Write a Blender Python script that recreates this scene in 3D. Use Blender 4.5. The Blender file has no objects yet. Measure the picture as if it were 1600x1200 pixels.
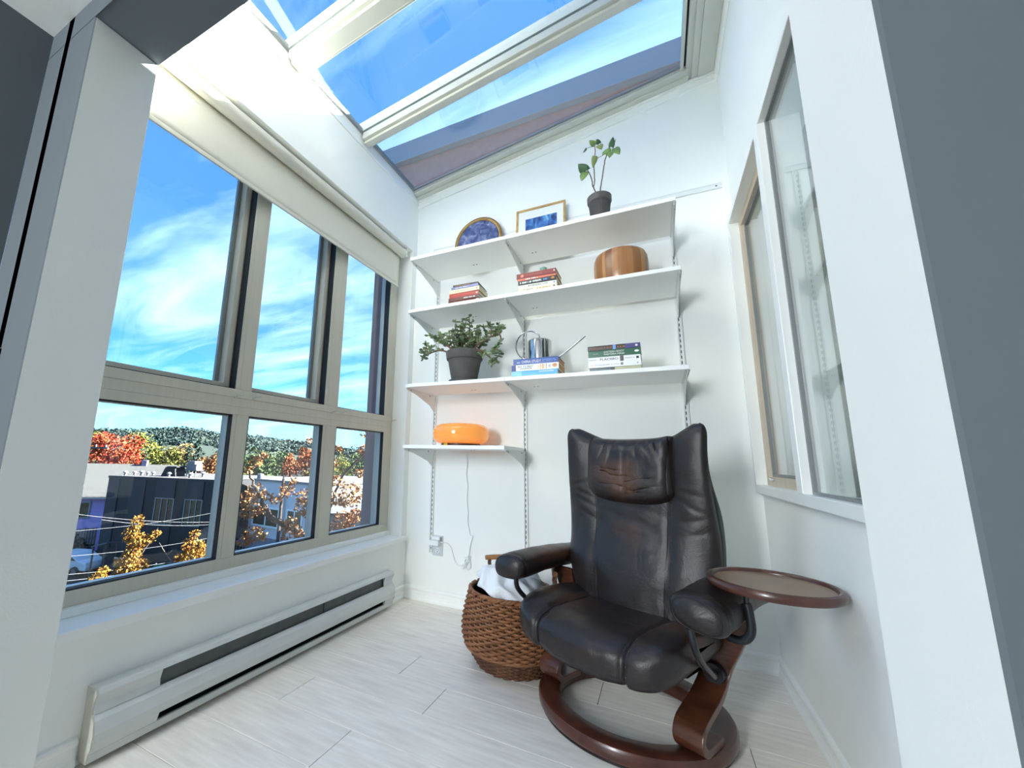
import bpy, bmesh, math, random
from mathutils import Vector, Matrix
R = random.Random(7)
SC = bpy.context.scene
COL = SC.collection
PI = math.pi

# ------------------------------------------------------------------ camera
cam_d = bpy.data.cameras.new('camera'); cam = bpy.data.objects.new('camera', cam_d); COL.objects.link(cam)
cam_d.sensor_width = 36.0; cam_d.lens = 646.09 / 1600 * 36
cam_d.shift_x = (800 - 687.51) / 1600; cam_d.shift_y = (598.81 - 600) / 1600
cam_d.clip_start = 0.02; cam_d.clip_end = 3000
def cam_matrix(loc, yaw, pitch, roll):
    f = Vector((-math.sin(yaw) * math.cos(pitch), math.cos(yaw) * math.cos(pitch), math.sin(pitch)))
    r = Vector((math.cos(yaw), math.sin(yaw), 0)); u = r.cross(f)
    r2 = r * math.cos(roll) + u * math.sin(roll); u2 = u * math.cos(roll) - r * math.sin(roll)
    m = Matrix((r2, u2, -f)).transposed().to_4x4(); m.translation = Vector(loc)
    return m
cam.matrix_world = cam_matrix((1.6485, -2.6655, 0.9606), 0.4852, 0.1804, 0.0274)
SC.camera = cam

# ------------------------------------------------------------------ sky, sun, exposure
SKY_STRENGTH = 0.78
SUN_STRENGTH = 24.0
SC.view_settings.view_transform = 'Standard'; SC.view_settings.look = 'None'
SC.view_settings.gamma = 1.0; SC.view_settings.use_curve_mapping = False
SC.view_settings.exposure = 1.48
SC.cycles.diffuse_bounces = 8; SC.cycles.max_bounces = 16; SC.cycles.transparent_max_bounces = 24
SC.cycles.caustics_reflective = False; SC.cycles.caustics_refractive = False

def world_sky():
    w = bpy.data.worlds.new('sky'); SC.world = w; w.use_nodes = True
    nt = w.node_tree; nt.nodes.clear(); N = nt.nodes.new; L = nt.links.new
    out = N('ShaderNodeOutputWorld'); bg = N('ShaderNodeBackground'); L(bg.outputs[0], out.inputs[0])
    tc = N('ShaderNodeTexCoord'); sep = N('ShaderNodeSeparateXYZ'); L(tc.outputs['Generated'], sep.inputs[0])
    ramp = N('ShaderNodeValToRGB'); cr = ramp.color_ramp
    cr.elements[0].position = 0.0; cr.elements[0].color = (0.36, 0.88, 1.3, 1)
    cr.elements[1].position = 1.0; cr.elements[1].color = (0.07, 0.21, 0.60, 1)
    for p, c in ((0.07, (0.28, 0.78, 1.22, 1)), (0.17, (0.10, 0.40, 0.95, 1)), (0.28, (0.08, 0.29, 0.72, 1)), (0.5, (0.07, 0.23, 0.62, 1))):
        e = cr.elements.new(p); e.color = c
    L(sep.outputs['Z'], ramp.inputs[0])
    mx = N('ShaderNodeMath'); mx.operation = 'MAXIMUM'; mx.inputs[1].default_value = 0.06; L(sep.outputs['Z'], mx.inputs[0])
    ad = N('ShaderNodeMath'); ad.operation = 'ADD'; ad.inputs[1].default_value = 0.12; L(mx.outputs[0], ad.inputs[0])
    dv = N('ShaderNodeVectorMath'); dv.operation = 'DIVIDE'
    cb = N('ShaderNodeCombineXYZ'); 
    for i in range(3): L(ad.outputs[0], cb.inputs[i])
    L(tc.outputs['Generated'], dv.inputs[0]); L(cb.outputs[0], dv.inputs[1])
    mp = N('ShaderNodeMapping'); mp.inputs['Rotation'].default_value = (0, 0, math.radians(35)); mp.inputs['Scale'].default_value = (0.55, 2.1, 0.4)
    mp.inputs['Location'].default_value = (3.3, 1.15, 0)
    L(dv.outputs[0], mp.inputs[0])
    n1 = N('ShaderNodeTexNoise'); n1.inputs['Scale'].default_value = 1.25; n1.inputs['Detail'].default_value = 7; n1.inputs['Roughness'].default_value = 0.56; n1.inputs['Distortion'].default_value = 0.55
    L(mp.outputs[0], n1.inputs['Vector'])
    r1 = N('ShaderNodeValToRGB'); r1.color_ramp.elements[0].position = 0.44; r1.color_ramp.elements[0].color = (0, 0, 0, 1); r1.color_ramp.elements[1].position = 0.72; r1.color_ramp.elements[1].color = (1, 1, 1, 1)
    L(n1.outputs[0], r1.inputs[0])
    mix = N('ShaderNodeMix'); mix.data_type = 'RGBA'; mix.inputs[7].default_value = (0.52, 0.76, 0.88, 1)
    L(r1.outputs[0], mix.inputs[0]); L(ramp.outputs[0], mix.inputs[6])
    L(mix.outputs[2], bg.inputs[0]); bg.inputs[1].default_value = SKY_STRENGTH
world_sky()

sun_d = bpy.data.lights.new('sun', 'SUN'); sun = bpy.data.objects.new('sun', sun_d); COL.objects.link(sun)
sun_d.energy = SUN_STRENGTH; sun_d.angle = math.radians(0.5); sun_d.color = (1.0, 0.95, 0.87)
sun.rotation_euler = Vector((-1, -1.018, -0.837)).to_track_quat('-Z', 'Y').to_euler()
sun.location = (30, 35, 28)

# added fill light behind the camera, brightens the lower part of the room
fill_d = bpy.data.lights.new('fill_light', 'AREA'); fill_d.shape = 'RECTANGLE'; fill_d.size = 0.6; fill_d.size_y = 1.3; fill_d.energy = 62.0; fill_d.color = (0.88, 0.95, 1.0)
lamp = bpy.data.objects.new('fill_light', fill_d); COL.objects.link(lamp); lamp.location = (0.06, -5.8, 1.8); lamp.rotation_euler = (math.radians(64), 0, 0)

# ------------------------------------------------------------------ materials
MATS = {}
REFL = 1.0          # reflectance scale of the materials made from here on (outdoor things are darker than indoor paint)
def _nodes(name):
    m = bpy.data.materials.new(name); m.use_nodes = True
    nt = m.node_tree; nt.nodes.clear()
    out = nt.nodes.new('ShaderNodeOutputMaterial'); b = nt.nodes.new('ShaderNodeBsdfPrincipled'); nt.links.new(b.outputs[0], out.inputs[0])
    return m, nt, b, out
def lin(c):
    return tuple(((v / 255) / 12.92 if v / 255 <= 0.04045 else ((v / 255 + 0.055) / 1.055) ** 2.4) for v in c)
def mat(name, rgb, rough=0.5, metal=0.0, noise=0.06, nscale=8.0, bump=0.0, bscale=60.0, spec=0.5, coords='Object', stretch=(1, 1, 1), rgb2=None, lo=0.35, hi=0.65, obj_var=0.0, emit=0.0, emit_rgb=None, trans=0.0, coat=0.0):
    """painted / natural surface: base colour mottled by noise, optional bump"""
    if name in MATS: return MATS[name]
    m, nt, b, out = _nodes(name); N = nt.nodes.new; L = nt.links.new
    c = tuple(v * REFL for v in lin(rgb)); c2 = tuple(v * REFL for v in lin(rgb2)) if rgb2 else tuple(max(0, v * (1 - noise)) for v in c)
    tc = N('ShaderNodeTexCoord'); mp = N('ShaderNodeMapping'); mp.inputs['Scale'].default_value = stretch; L(tc.outputs[coords], mp.inputs[0])
    n = N('ShaderNodeTexNoise'); n.inputs['Scale'].default_value = nscale; n.inputs['Detail'].default_value = 5; L(mp.outputs[0], n.inputs['Vector'])
    r = N('ShaderNodeValToRGB'); r.color_ramp.elements[0].position = lo; r.color_ramp.elements[1].position = hi
    r.color_ramp.elements[0].color = (*c2, 1); r.color_ramp.elements[1].color = (*c, 1); L(n.outputs[0], r.inputs[0])
    col = r.outputs[0]
    if obj_var:
        oi = N('ShaderNodeObjectInfo'); hs = N('ShaderNodeHueSaturation'); mr = N('ShaderNodeMapRange')
        mr.inputs[3].default_value = 1 - obj_var; mr.inputs[4].default_value = 1 + obj_var
        L(oi.outputs['Random'], mr.inputs[0]); L(mr.outputs[0], hs.inputs['Value']); L(col, hs.inputs['Color']); col = hs.outputs[0]
    L(col, b.inputs['Base Color'])
    b.inputs['Roughness'].default_value = rough; b.inputs['Metallic'].default_value = metal; b.inputs['Specular IOR Level'].default_value = spec
    if coat: b.inputs['Coat Weight'].default_value = coat; b.inputs['Coat Roughness'].default_value = 0.15
    if trans: b.inputs['Transmission Weight'].default_value = trans
    if bump:
        n2 = N('ShaderNodeTexNoise'); n2.inputs['Scale'].default_value = bscale; n2.inputs['Detail'].default_value = 4; L(mp.outputs[0], n2.inputs['Vector'])
        bp = N('ShaderNodeBump'); bp.inputs['Strength'].default_value = bump; bp.inputs['Distance'].default_value = 0.01; L(n2.outputs[0], bp.inputs['Height']); L(bp.outputs[0], b.inputs['Normal'])
    if emit:
        b.inputs['Emission Color'].default_value = (*lin(emit_rgb or rgb), 1); b.inputs['Emission Strength'].default_value = emit
    MATS[name] = m
    return m
def glass(name, tint=(1, 1, 1), refl=1.0, ior=1.5):
    if name in MATS: return MATS[name]
    m = bpy.data.materials.new(name); m.use_nodes = True; nt = m.node_tree; nt.nodes.clear(); N = nt.nodes.new; L = nt.links.new
    out = N('ShaderNodeOutputMaterial'); mix = N('ShaderNodeMixShader'); t = N('ShaderNodeBsdfTransparent'); g = N('ShaderNodeBsdfGlossy')
    lw = N('ShaderNodeLayerWeight'); lw.inputs['Blend'].default_value = 0.5          # Schlick reflectance, the same for both faces of the pane
    pw = N('ShaderNodeMath'); pw.operation = 'POWER'; pw.inputs[1].default_value = 5.0; L(lw.outputs['Facing'], pw.inputs[0])
    f0 = ((ior - 1) / (ior + 1)) ** 2; ma = N('ShaderNodeMath'); ma.operation = 'MULTIPLY_ADD'; L(pw.outputs[0], ma.inputs[0]); ma.inputs[1].default_value = 1 - f0; ma.inputs[2].default_value = f0
    n = N('ShaderNodeTexNoise'); n.inputs['Scale'].default_value = 1.2; bp = N('ShaderNodeBump'); bp.inputs['Strength'].default_value = 0.02; bp.inputs['Distance'].default_value = 0.02
    L(n.outputs[0], bp.inputs['Height']); L(bp.outputs[0], g.inputs['Normal'])
    t.inputs[0].default_value = (*tint, 1); g.inputs['Roughness'].default_value = 0.0; g.inputs['Color'].default_value = (refl, refl, refl, 1)
    L(ma.outputs[0], mix.inputs[0]); L(t.outputs[0], mix.inputs[1]); L(g.outputs[0], mix.inputs[2]); L(mix.outputs[0], out.inputs[0])
    MATS[name] = m
    return m

WALL = mat('wall_paint', (246, 247, 243), 0.75, noise=0.012, nscale=3, bump=0.05, bscale=180)
TRIM = mat('trim_paint', (247, 248, 244), 0.38, noise=0.02, nscale=5)
SHELFW = mat('shelf_white', (247, 248, 245), 0.35, noise=0.015, nscale=4)
STEELW = mat('bracket_white', (232, 234, 232), 0.4, noise=0.03, nscale=20)
FRAME = mat('taupe_aluminium', (212, 206, 189), 0.45, metal=0.0, noise=0.05, nscale=4, stretch=(20, 20, 1))
FRAMEL = mat('skylight_frame', (205, 206, 196), 0.45, noise=0.03, nscale=5)
GASKET = mat('black_gasket', (24, 24, 28), 0.6, noise=0.1)
SLOTM = mat('slot_shadow_grey', (96, 98, 98), 0.6)
SASH = mat('grey_sash', (140, 142, 140), 0.4, noise=0.06, nscale=8)
SASHL = mat('pale_sash_edge', (205, 205, 198), 0.4, noise=0.03)
PANE = glass('window_glass', (0.96, 0.985, 0.985))
SKYPANE = glass('skylight_glass', (0.95, 0.985, 1.0))
DARKM = mat('dark_metal', (38, 38, 40), 0.4, noise=0.1)
CHROME = mat('brushed_steel', (200, 202, 205), 0.12, metal=1.0, noise=0.03, nscale=30)
BLINDM = mat('blind_fabric', (226, 222, 208), 0.85, noise=0.03, nscale=300, bump=0.05, bscale=500)
CORDM = mat('white_plastic', (238, 240, 240), 0.35, noise=0.02)
HEATM = mat('heater_enamel', (214, 217, 214), 0.42, noise=0.05, nscale=9)
SCUFF = mat('heater_end_enamel', (205, 202, 192), 0.5, noise=0.25, nscale=14, lo=0.25, hi=0.45)

# ------------------------------------------------------------------ mesh helpers
class MB:
    def __init__(s): s.v = []; s.f = []; s.m = []
    def add(s, vs, fs, mi=0):
        o = len(s.v); s.v += [tuple(p) for p in vs]; s.f += [tuple(i + o for i in f) for f in fs]; s.m += [mi] * len(fs); return s
    def box(s, x0, x1, y0, y1, z0, z1, mi=0, M=None):
        vs = [(x, y, z) for x in (x0, x1) for y in (y0, y1) for z in (z0, z1)]
        if M: vs = [M @ Vector(p) for p in vs]
        return s.add(vs, [(0, 1, 3, 2), (4, 6, 7, 5), (0, 4, 5, 1), (2, 3, 7, 6), (0, 2, 6, 4), (1, 5, 7, 3)], mi)
    def ring(s, axis, a0, a1, p0, p1, q0, q1, e, mi=0):
        """one rectangular frame: extent a0..a1 along axis, outer rectangle p0..p1, q0..q1, bar width e (number or l, r, b, t)"""
        l, r, bo, t = e if isinstance(e, tuple) else (e, e, e, e)
        rect = [(p0, q0), (p1, q0), (p1, q1), (p0, q1), (p0 + l, q0 + bo), (p1 - r, q0 + bo), (p1 - r, q1 - t), (p0 + l, q1 - t)]
        vs = [{'x': (a, p, q), 'y': (p, a, q), 'z': (p, q, a)}[axis] for a in (a0, a1) for p, q in rect]; fs = []
        for i in range(4):
            j = (i + 1) % 4; fs += [(i, j, 4 + j, 4 + i), (8 + i, 12 + i, 12 + j, 8 + j), (i, 8 + i, 8 + j, j), (4 + i, 4 + j, 12 + j, 12 + i)]
        return s.add(vs, fs, mi)
    def prism(s, poly, axis, a, b, mi=0, M=None):
        """polygon in the two other axes extruded along axis from a to b"""
        n = len(poly); vs = []
        for t in (a, b):
            for p, q in poly:
                vs.append({'x': (t, p, q), 'y': (p, t, q), 'z': (p, q, t)}[axis])
        if M: vs = [M @ Vector(p) for p in vs]
        fs = [tuple(range(n))[::-1], tuple(range(n, 2 * n))] + [(i, (i + 1) % n, n + (i + 1) % n, n + i) for i in range(n)]
        return s.add(vs, fs, mi)
    def lathe(s, prof, n=32, c=(0, 0, 0), mi=0, a0=0.0, a1=2 * PI, sx=1.0, sy=1.0, M=None):
        full = abs(a1 - a0 - 2 * PI) < 1e-6; k = n if full else n + 1
        vs = []
        for r, z in prof:
            for i in range(k):
                a = a0 + (a1 - a0) * i / n
                vs.append((c[0] + r * math.cos(a) * sx, c[1] + r * math.sin(a) * sy, c[2] + z))
        if M: vs = [M @ Vector(p) for p in vs]
        fs = []
        for j in range(len(prof) - 1):
            for i in range(n):
                i2 = (i + 1) % k
                fs.append((j * k + i, j * k + i2, (j + 1) * k + i2, (j + 1) * k + i))
        return s.add(vs, fs, mi)
    def tube(s, pts, r, n=8, mi=0, closed=False, cap=True):
        pts = [Vector(p) for p in pts]; rr = r if isinstance(r, (list, tuple)) else [r] * len(pts)
        m = len(pts); vs = []; up = None
        for i, p in enumerate(pts):
            if closed: d = pts[(i + 1) % m] - pts[i - 1]
            else: d = pts[min(i + 1, m - 1)] - pts[max(i - 1, 0)]
            d = d.normalized() if d.length > 1e-9 else Vector((0, 0, 1))
            if up is None: up = Vector((0, 0, 1)) if abs(d.z) < 0.9 else Vector((1, 0, 0))
            a = d.cross(up); a = a.normalized() if a.length > 1e-6 else d.orthogonal().normalized(); b = a.cross(d).normalized(); up = b
            for k in range(n):
                t = 2 * PI * k / n; vs.append(p + (a * math.cos(t) + b * math.sin(t)) * rr[i])
        fs = []
        for i in range(m if closed else m - 1):
            j = (i + 1) % m
            for k in range(n):
                fs.append((i * n + k, i * n + (k + 1) % n, j * n + (k + 1) % n, j * n + k))
        if cap and not closed: fs += [tuple(range(n)), tuple(range((m - 1) * n, m * n))[::-1]]
        return s.add(vs, fs, mi)
    def grid(s, fn, nu, nv, mi=0, cu=False, cv=False):
        ku = nu if cu else nu + 1; kv = nv if cv else nv + 1
        vs = [fn(i / nu, j / nv) for i in range(ku) for j in range(kv)]
        fs = [(i * kv + j, ((i + 1) % ku) * kv + j, ((i + 1) % ku) * kv + (j + 1) % kv, i * kv + (j + 1) % kv) for i in range(nu) for j in range(nv)]
        return s.add(vs, fs, mi)
    def sphere(s, c, r, nu=12, nv=8, mi=0, M=None):
        rx, ry, rz = r if isinstance(r, (tuple, list)) else (r, r, r)
        vs = [(0, 0, 1)] + [(math.sin(PI * j / nv) * math.cos(2 * PI * i / nu), math.sin(PI * j / nv) * math.sin(2 * PI * i / nu), math.cos(PI * j / nv)) for j in range(1, nv) for i in range(nu)] + [(0, 0, -1)]
        vs = [Vector((x * rx, y * ry, z * rz)) for x, y, z in vs]
        if M: vs = [M @ p for p in vs]
        vs = [p + Vector(c) for p in vs]
        last = len(vs) - 1
        fs = [(0, 1 + i, 1 + (i + 1) % nu) for i in range(nu)]
        for j in range(nv - 2):
            for i in range(nu):
                a = 1 + j * nu; fs.append((a + i, a + nu + i, a + nu + (i + 1) % nu, a + (i + 1) % nu))
        fs += [(last, 1 + (nv - 2) * nu + (i + 1) % nu, 1 + (nv - 2) * nu + i) for i in range(nu)]
        return s.add(vs, fs, mi)
    def build(s, name, mats, parent=None, smooth=False, loc=None, rot=None, bevel=0.0, fix=True, seg=2, angle=35):
        me = bpy.data.meshes.new(name); me.from_pydata([tuple(p) for p in s.v], [], s.f); me.update()
        for m in (mats if isinstance(mats, (list, tuple)) else [mats]): me.materials.append(m)
        me.polygons.foreach_set('material_index', s.m)
        if fix or bevel:
            bm = bmesh.new(); bm.from_mesh(me)
            bmesh.ops.remove_doubles(bm, verts=bm.verts, dist=1e-6)
            bmesh.ops.recalc_face_normals(bm, faces=bm.faces)
            if bevel:
                ed = [e for e in bm.edges if len(e.link_faces) == 2 and e.calc_face_angle(0) > math.radians(30)]
                bmesh.ops.bevel(bm, geom=ed, offset=bevel, segments=seg, affect='EDGES', profile=0.6, clamp_overlap=True)
            bm.to_mesh(me); bm.free()
        if smooth: 
            me.polygons.foreach_set('use_smooth', [True] * len(me.polygons))
            if angle < 180: me.set_sharp_from_angle(angle=math.radians(angle))
        o = bpy.data.objects.new(name, me); COL.objects.link(o)
        if parent: o.parent = parent
        if loc: o.location = loc
        if rot: o.rotation_euler = rot
        return o
def tag(o, label=None, cat=None, group=None, kind=None):
    if label: o['label'] = label
    if cat: o['category'] = cat
    if group: o['group'] = group
    if kind: o['kind'] = kind
    return o
def thing(name, label=None, cat=None, loc=(0, 0, 0), rz=0.0, group=None, kind=None):
    o = bpy.data.objects.new(name, None); COL.objects.link(o); o.empty_display_size = 0.05
    o.location = loc; o.rotation_euler = (0, 0, rz)
    return tag(o, label, cat, group, kind)
def struct(o): o['kind'] = 'structure'; return o
def dup(o, parent=None, loc=None, rot=None):
    c = o.copy(); COL.objects.link(c)
    if parent: c.parent = parent
    if loc is not None: c.location = loc
    if rot is not None: c.rotation_euler = rot
    return c
def smoothpts(pts, n=6, closed=False):
    """Catmull-Rom through points"""
    P = [Vector(p) for p in pts]; out = []; m = len(P)
    rng = range(m if closed else m - 1)
    for i in rng:
        p0 = P[i - 1] if (i > 0 or closed) else P[0]; p1 = P[i]; p2 = P[(i + 1) % m]; p3 = P[(i + 2) % m] if (i + 2 < m or closed) else P[-1]
        for k in range(n):
            t = k / n
            out.append(0.5 * ((2 * p1) + (p2 - p0) * t + (2 * p0 - 5 * p1 + 4 * p2 - p3) * t * t + (3 * p1 - p0 - 3 * p2 + p3) * t ** 3))
    if not closed: out.append(P[-1])
    return out
def text_part(body, size, m, parent, loc, rot=(PI / 2, 0, 0), name='spine_title', width=None, align='CENTER'):
    cu = bpy.data.curves.new(name, 'FONT'); cu.body = body; cu.size = size; cu.align_x = align; cu.align_y = 'CENTER'; cu.extrude = 0.0004; cu.resolution_u = 2
    tmp = bpy.data.objects.new('tmp_text', cu); COL.objects.link(tmp)
    bpy.context.view_layer.update()
    me = bpy.data.meshes.new_from_object(tmp.evaluated_get(bpy.context.evaluated_depsgraph_get()))
    bpy.data.objects.remove(tmp); bpy.data.curves.remove(cu)
    me.materials.clear(); me.materials.append(m); me.name = name
    o = bpy.data.objects.new(name, me); COL.objects.link(o); o.parent = parent; o.location = loc; o.rotation_euler = rot
    if width:
        xs = [v.co.x for v in me.vertices]; w = max(xs) - min(xs)
        if w > 0: o.scale = (width / w, 1, 1)
    return o

# ================================================================== ROOM SHELL
W = 2.103; SL = 0.137
def sbox(mb, x0, x1, y0, y1, z0, z1, mi=0):
    """box whose z follows the roof slope"""
    vs = [(x, y, z + SL * x) for x in (x0, x1) for y in (y0, y1) for z in (z0, z1)]
    return mb.add(vs, [(0, 1, 3, 2), (4, 6, 7, 5), (0, 4, 5, 1), (2, 3, 7, 6), (0, 2, 6, 4), (1, 5, 7, 3)], mi)

PLANK = mat('grey_oak_laminate', (246, 239, 229), 0.42, nscale=5.0, stretch=(1.0, 9, 1), rgb2=(226, 218, 208), lo=0.3, hi=0.7, obj_var=0.035, bump=0.03, bscale=40)
def knots(m):
    nt = m.node_tree; N = nt.nodes.new; L = nt.links.new
    b = [n for n in nt.nodes if n.type == 'BSDF_PRINCIPLED'][0]; src = b.inputs['Base Color'].links[0].from_socket
    tc = N('ShaderNodeTexCoord'); mp = N('ShaderNodeMapping'); mp.inputs['Scale'].default_value = (1.5, 5.2, 0.0); L(tc.outputs['Object'], mp.inputs[0])
    nz = N('ShaderNodeTexNoise'); nz.inputs['Scale'].default_value = 6; L(mp.outputs[0], nz.inputs['Vector'])
    mv = N('ShaderNodeMix'); mv.data_type = 'RGBA'; mv.inputs[0].default_value = 0.06; L(mp.outputs[0], mv.inputs[6]); L(nz.outputs['Color'], mv.inputs[7])
    v = N('ShaderNodeTexVoronoi'); v.inputs['Scale'].default_value = 1.0; L(mv.outputs[2], v.inputs['Vector'])
    r = N('ShaderNodeValToRGB'); e = r.color_ramp.elements; e[0].position = 0.0; e[0].color = (0.42, 0.38, 0.35, 1); e[1].position = 0.16; e[1].color = (1, 1, 1, 1)
    k = e.new(0.05); k.color = (0.66, 0.62, 0.6, 1); k = e.new(0.08); k.color = (0.9, 0.88, 0.87, 1)
    L(v.outputs['Distance'], r.inputs[0])
    mx = N('ShaderNodeMix'); mx.data_type = 'RGBA'; mx.blend_type = 'MULTIPLY'; mx.inputs[0].default_value = 0.8
    L(src, mx.inputs[6]); L(r.outputs[0], mx.inputs[7]); L(mx.outputs[2], b.inputs['Base Color'])
knots(PLANK)
FLOORB = mat('floor_underlay', (120, 118, 114), 0.8)
floor = struct(MB().box(-0.2, W + 0.1, -2.2, 0.1, -0.06, -0.009).build('floor', FLOORB))
seams = [0.0, -0.072] + [-0.072 - 0.207 * k for k in range(1, 11)]
offs = {5: 0.79, 6: 0.25, 4: 0.55, 3: 0.05, 7: 0.62, 2: 0.83, 1: 0.12}
for i in range(len(seams) - 1):
    y1, y0 = seams[i], max(seams[i + 1], -2.2)
    if y0 >= y1: continue
    x = offs.get(i, R.uniform(0, 1.2)) - 1.32
    while x < W:
        a, b_ = max(x, 0.0), min(x + 1.32, W)
        if b_ - a > 0.01:
            p = MB().box(0, b_ - a - 0.0022, 0, y1 - y0 - 0.0022, 0, 0.009).build('plank', PLANK, floor, loc=(a, y0, -0.009), bevel=0.0008, seg=1)
        x += 1.32
LIVFLOOR = mat('living_floor', (206, 203, 198), 0.45, nscale=5, stretch=(1, 9, 1), rgb2=(188, 184, 180))
struct(MB().box(-0.3, 4.2, -6.2, -2.2, -0.06, 0).build('floor', LIVFLOOR))

# ---- walls
wl = MB(); wl.box(-0.21, 0, -2.2, 0, -0.06, 0.383); wl.box(-0.21, 0, -0.065, 0, 0.383, 2.59); wl.box(-0.21, 0, -2.2, 0.0, 2.59, 3.10)
struct(wl.build('wall_left', WALL))
struct(MB().box(-0.21, W + 0.15, 0, 0.1, -0.06, 3.0).add([(-.21, 0, 3.0), (-.21, .1, 3.0), (W + .15, 0, 3.0), (W + .15, .1, 3.0), (-.21, 0, 3.03), (-.21, .1, 3.03), (W + .15, 0, 3.34), (W + .15, .1, 3.34)], [(0, 2, 6, 4), (1, 5, 7, 3), (0, 4, 5, 1), (2, 3, 7, 6), (4, 6, 7, 5), (0, 1, 3, 2)]).build('wall_back', WALL))
wr = MB(); wr.box(W, W + 0.15, -2.0, 0, -0.06, 0.836); wr.box(W, W + 0.15, -2.0, 0, 2.335, 3.42); wr.box(W, W + 0.15, -2.0, -1.7, 0.836, 2.335); wr.box(W, W + 0.15, -0.02, 0, 0.836, 2.335)
struct(wr.build('wall_right', WALL))
wn = MB(); wn.box(-0.3, 0.052, -2.2, -2.0, 0, 2.40); wn.box(1.853, 4.2, -2.2, -2.0, 0, 2.40); wn.box(-0.3, 4.2, -2.2, -2.0, 2.40, 3.55)
SHADEGREY = mat('living_shade_grey', (96, 104, 109), 0.8, noise=0.02, nscale=3)
fr = struct(wn.build('wall_front', [WALL, SHADEGREY], bevel=0.003, seg=1))
for p in fr.data.polygons:                                  # shade put into the colour of the header underside and living room side
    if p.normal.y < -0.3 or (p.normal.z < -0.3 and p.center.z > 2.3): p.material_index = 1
# the unseen living room behind the camera, in the same shade-darkened grey
lv = MB(); lv.box(-0.4, -0.3, -6.2, -2.2, 0, 2.5); struct(lv.build('wall_living_left', SHADEGREY))
struct(MB().box(4.2, 4.3, -6.2, -2.0, 0, 2.5).build('wall_living_right', SHADEGREY))
struct(MB().box(-0.4, 4.3, -6.3, -6.2, 0, 2.5).build('wall_living_rear', SHADEGREY))
struct(MB().box(-0.4, 4.3, -6.3, -2.2, 2.5, 2.6).build('ceiling', WALL))
# the room seen through the interior window
BED = mat('bedroom_paint', (128, 134, 120), 0.8, noise=0.02)
struct(MB().box(4.1, 4.2, -2.0, 0.3, -0.06, 2.6).build('wall_bedroom_right', BED))
struct(MB().box(W + 0.15, 4.2, 0.1, 0.2, -0.06, 2.6).build('wall_bedroom_rear', BED))
struct(MB().box(W + 0.15, 4.2, -2.0, 0.2, 2.6, 2.7).build('ceiling', BED))
struct(MB().box(W + 0.15, 4.2, -2.0, 0.2, -0.1, -0.02).build('floor', LIVFLOOR))

# ---- window sill, baseboards, ledge trims
sill = MB().box(-0.13, 0.03, -2.2, -0.035, 0.383, 0.414); struct(sill.build('trim_1', TRIM, bevel=0.004))
struct(MB().box(-0.13, -0.098, -2.2, -0.066, 0.4145, 0.442).build('trim_2', TRIM, bevel=0.003))
struct(MB().box(0.0005, 0.009, -2.0, -0.016, 3.012, 3.028).build('trim_3', TRIM, bevel=0.003))
t4 = MB(); sbox(t4, 0.0, W - 0.0005, -0.016, -0.0005, 2.99, 3.062); sbox(t4, 0.01, W - 0.0005, -0.024, -0.016, 3.04, 3.062)
struct(t4.build('trim_4', TRIM, bevel=0.002, seg=1))
t5 = MB(); sbox(t5, W - 0.016, W - 0.0005, -2.0, -0.016, 2.99, 3.075); struct(t5.build('trim_5', TRIM, bevel=0.002, seg=1))
BBP = [(0, 0), (0.017, 0), (0.018, 0.012), (0.013, 0.026), (0.0125, 0.032), (0.010, 0.036), (0.010, 0.062), (0.014, 0.066), (0.015, 0.075), (0.009, 0.083), (0.0, 0.086)]
def baseboard(name, p0, p1, nrm):
    mb = MB(); n = len(BBP); vs = []
    for p in (p0, p1):
        for d, z in BBP: vs.append((p[0] + nrm[0] * (d + 0.0005), p[1] + nrm[1] * (d + 0.0005), z + 0.0005))
    mb.add(vs, [(i, (i + 1) % n, n + (i + 1) % n, n + i) for i in range(n)] + [tuple(range(n)), tuple(range(n, 2 * n))[::-1]])
    return struct(mb.build(name, TRIM))
baseboard('baseboard_back', (0, 0), (W, 0), (0, -1))
baseboard('baseboard_right', (W, -0.0), (W, -2.0), (-1, 0))
baseboard('baseboard_left', (0, 0), (0, -0.19), (1, 0))
baseboard('baseboard_left', (0, -1.885), (0, -2.0), (1, 0))

# ---- left window
w1 = struct(thing('window_1', loc=(0, 0, 0)))
FX0, FX1 = -0.20, -0.12
mb = MB(); mb.box(FX0, FX1, -2.2, -0.0655, 0.442, 0.4935).build('bottom_rail', FRAME, w1, bevel=0.003)
mb = MB(); mb.box(FX0, FX1, -2.2, -0.0655, 1.140, 1.178).box(FX0, FX1 - 0.002, -2.2, -0.0655, 1.178, 1.221).box(FX0, FX1 + 0.001, -2.2, -0.0655, 1.221, 1.261).build('middle_rail', FRAME, w1, bevel=0.0025)
MB().box(FX0, FX1, -2.2, -0.0655, 2.50, 2.589).build('top_rail', FRAME, w1)
for y0, y1 in ((-1.394, -1.307), (-0.792, -0.676), (-0.168, -0.0655)):
    for z0, z1 in ((0.4935, 1.14), (1.261, 2.50)):
        mb = MB().box(FX0, FX1 - 0.001, y0, y1, z0, z1).box(FX1 - 0.001, FX1 + 0.001, y0 + 0.02, y1 - 0.018, z0, z1); mb.build('mullion' if y1 < -0.1 else 'jamb', FRAME, w1, bevel=0.0015, seg=1)
ops = ((-2.2, -1.394), (-1.307, -0.792), (-0.676, -0.168))
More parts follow.
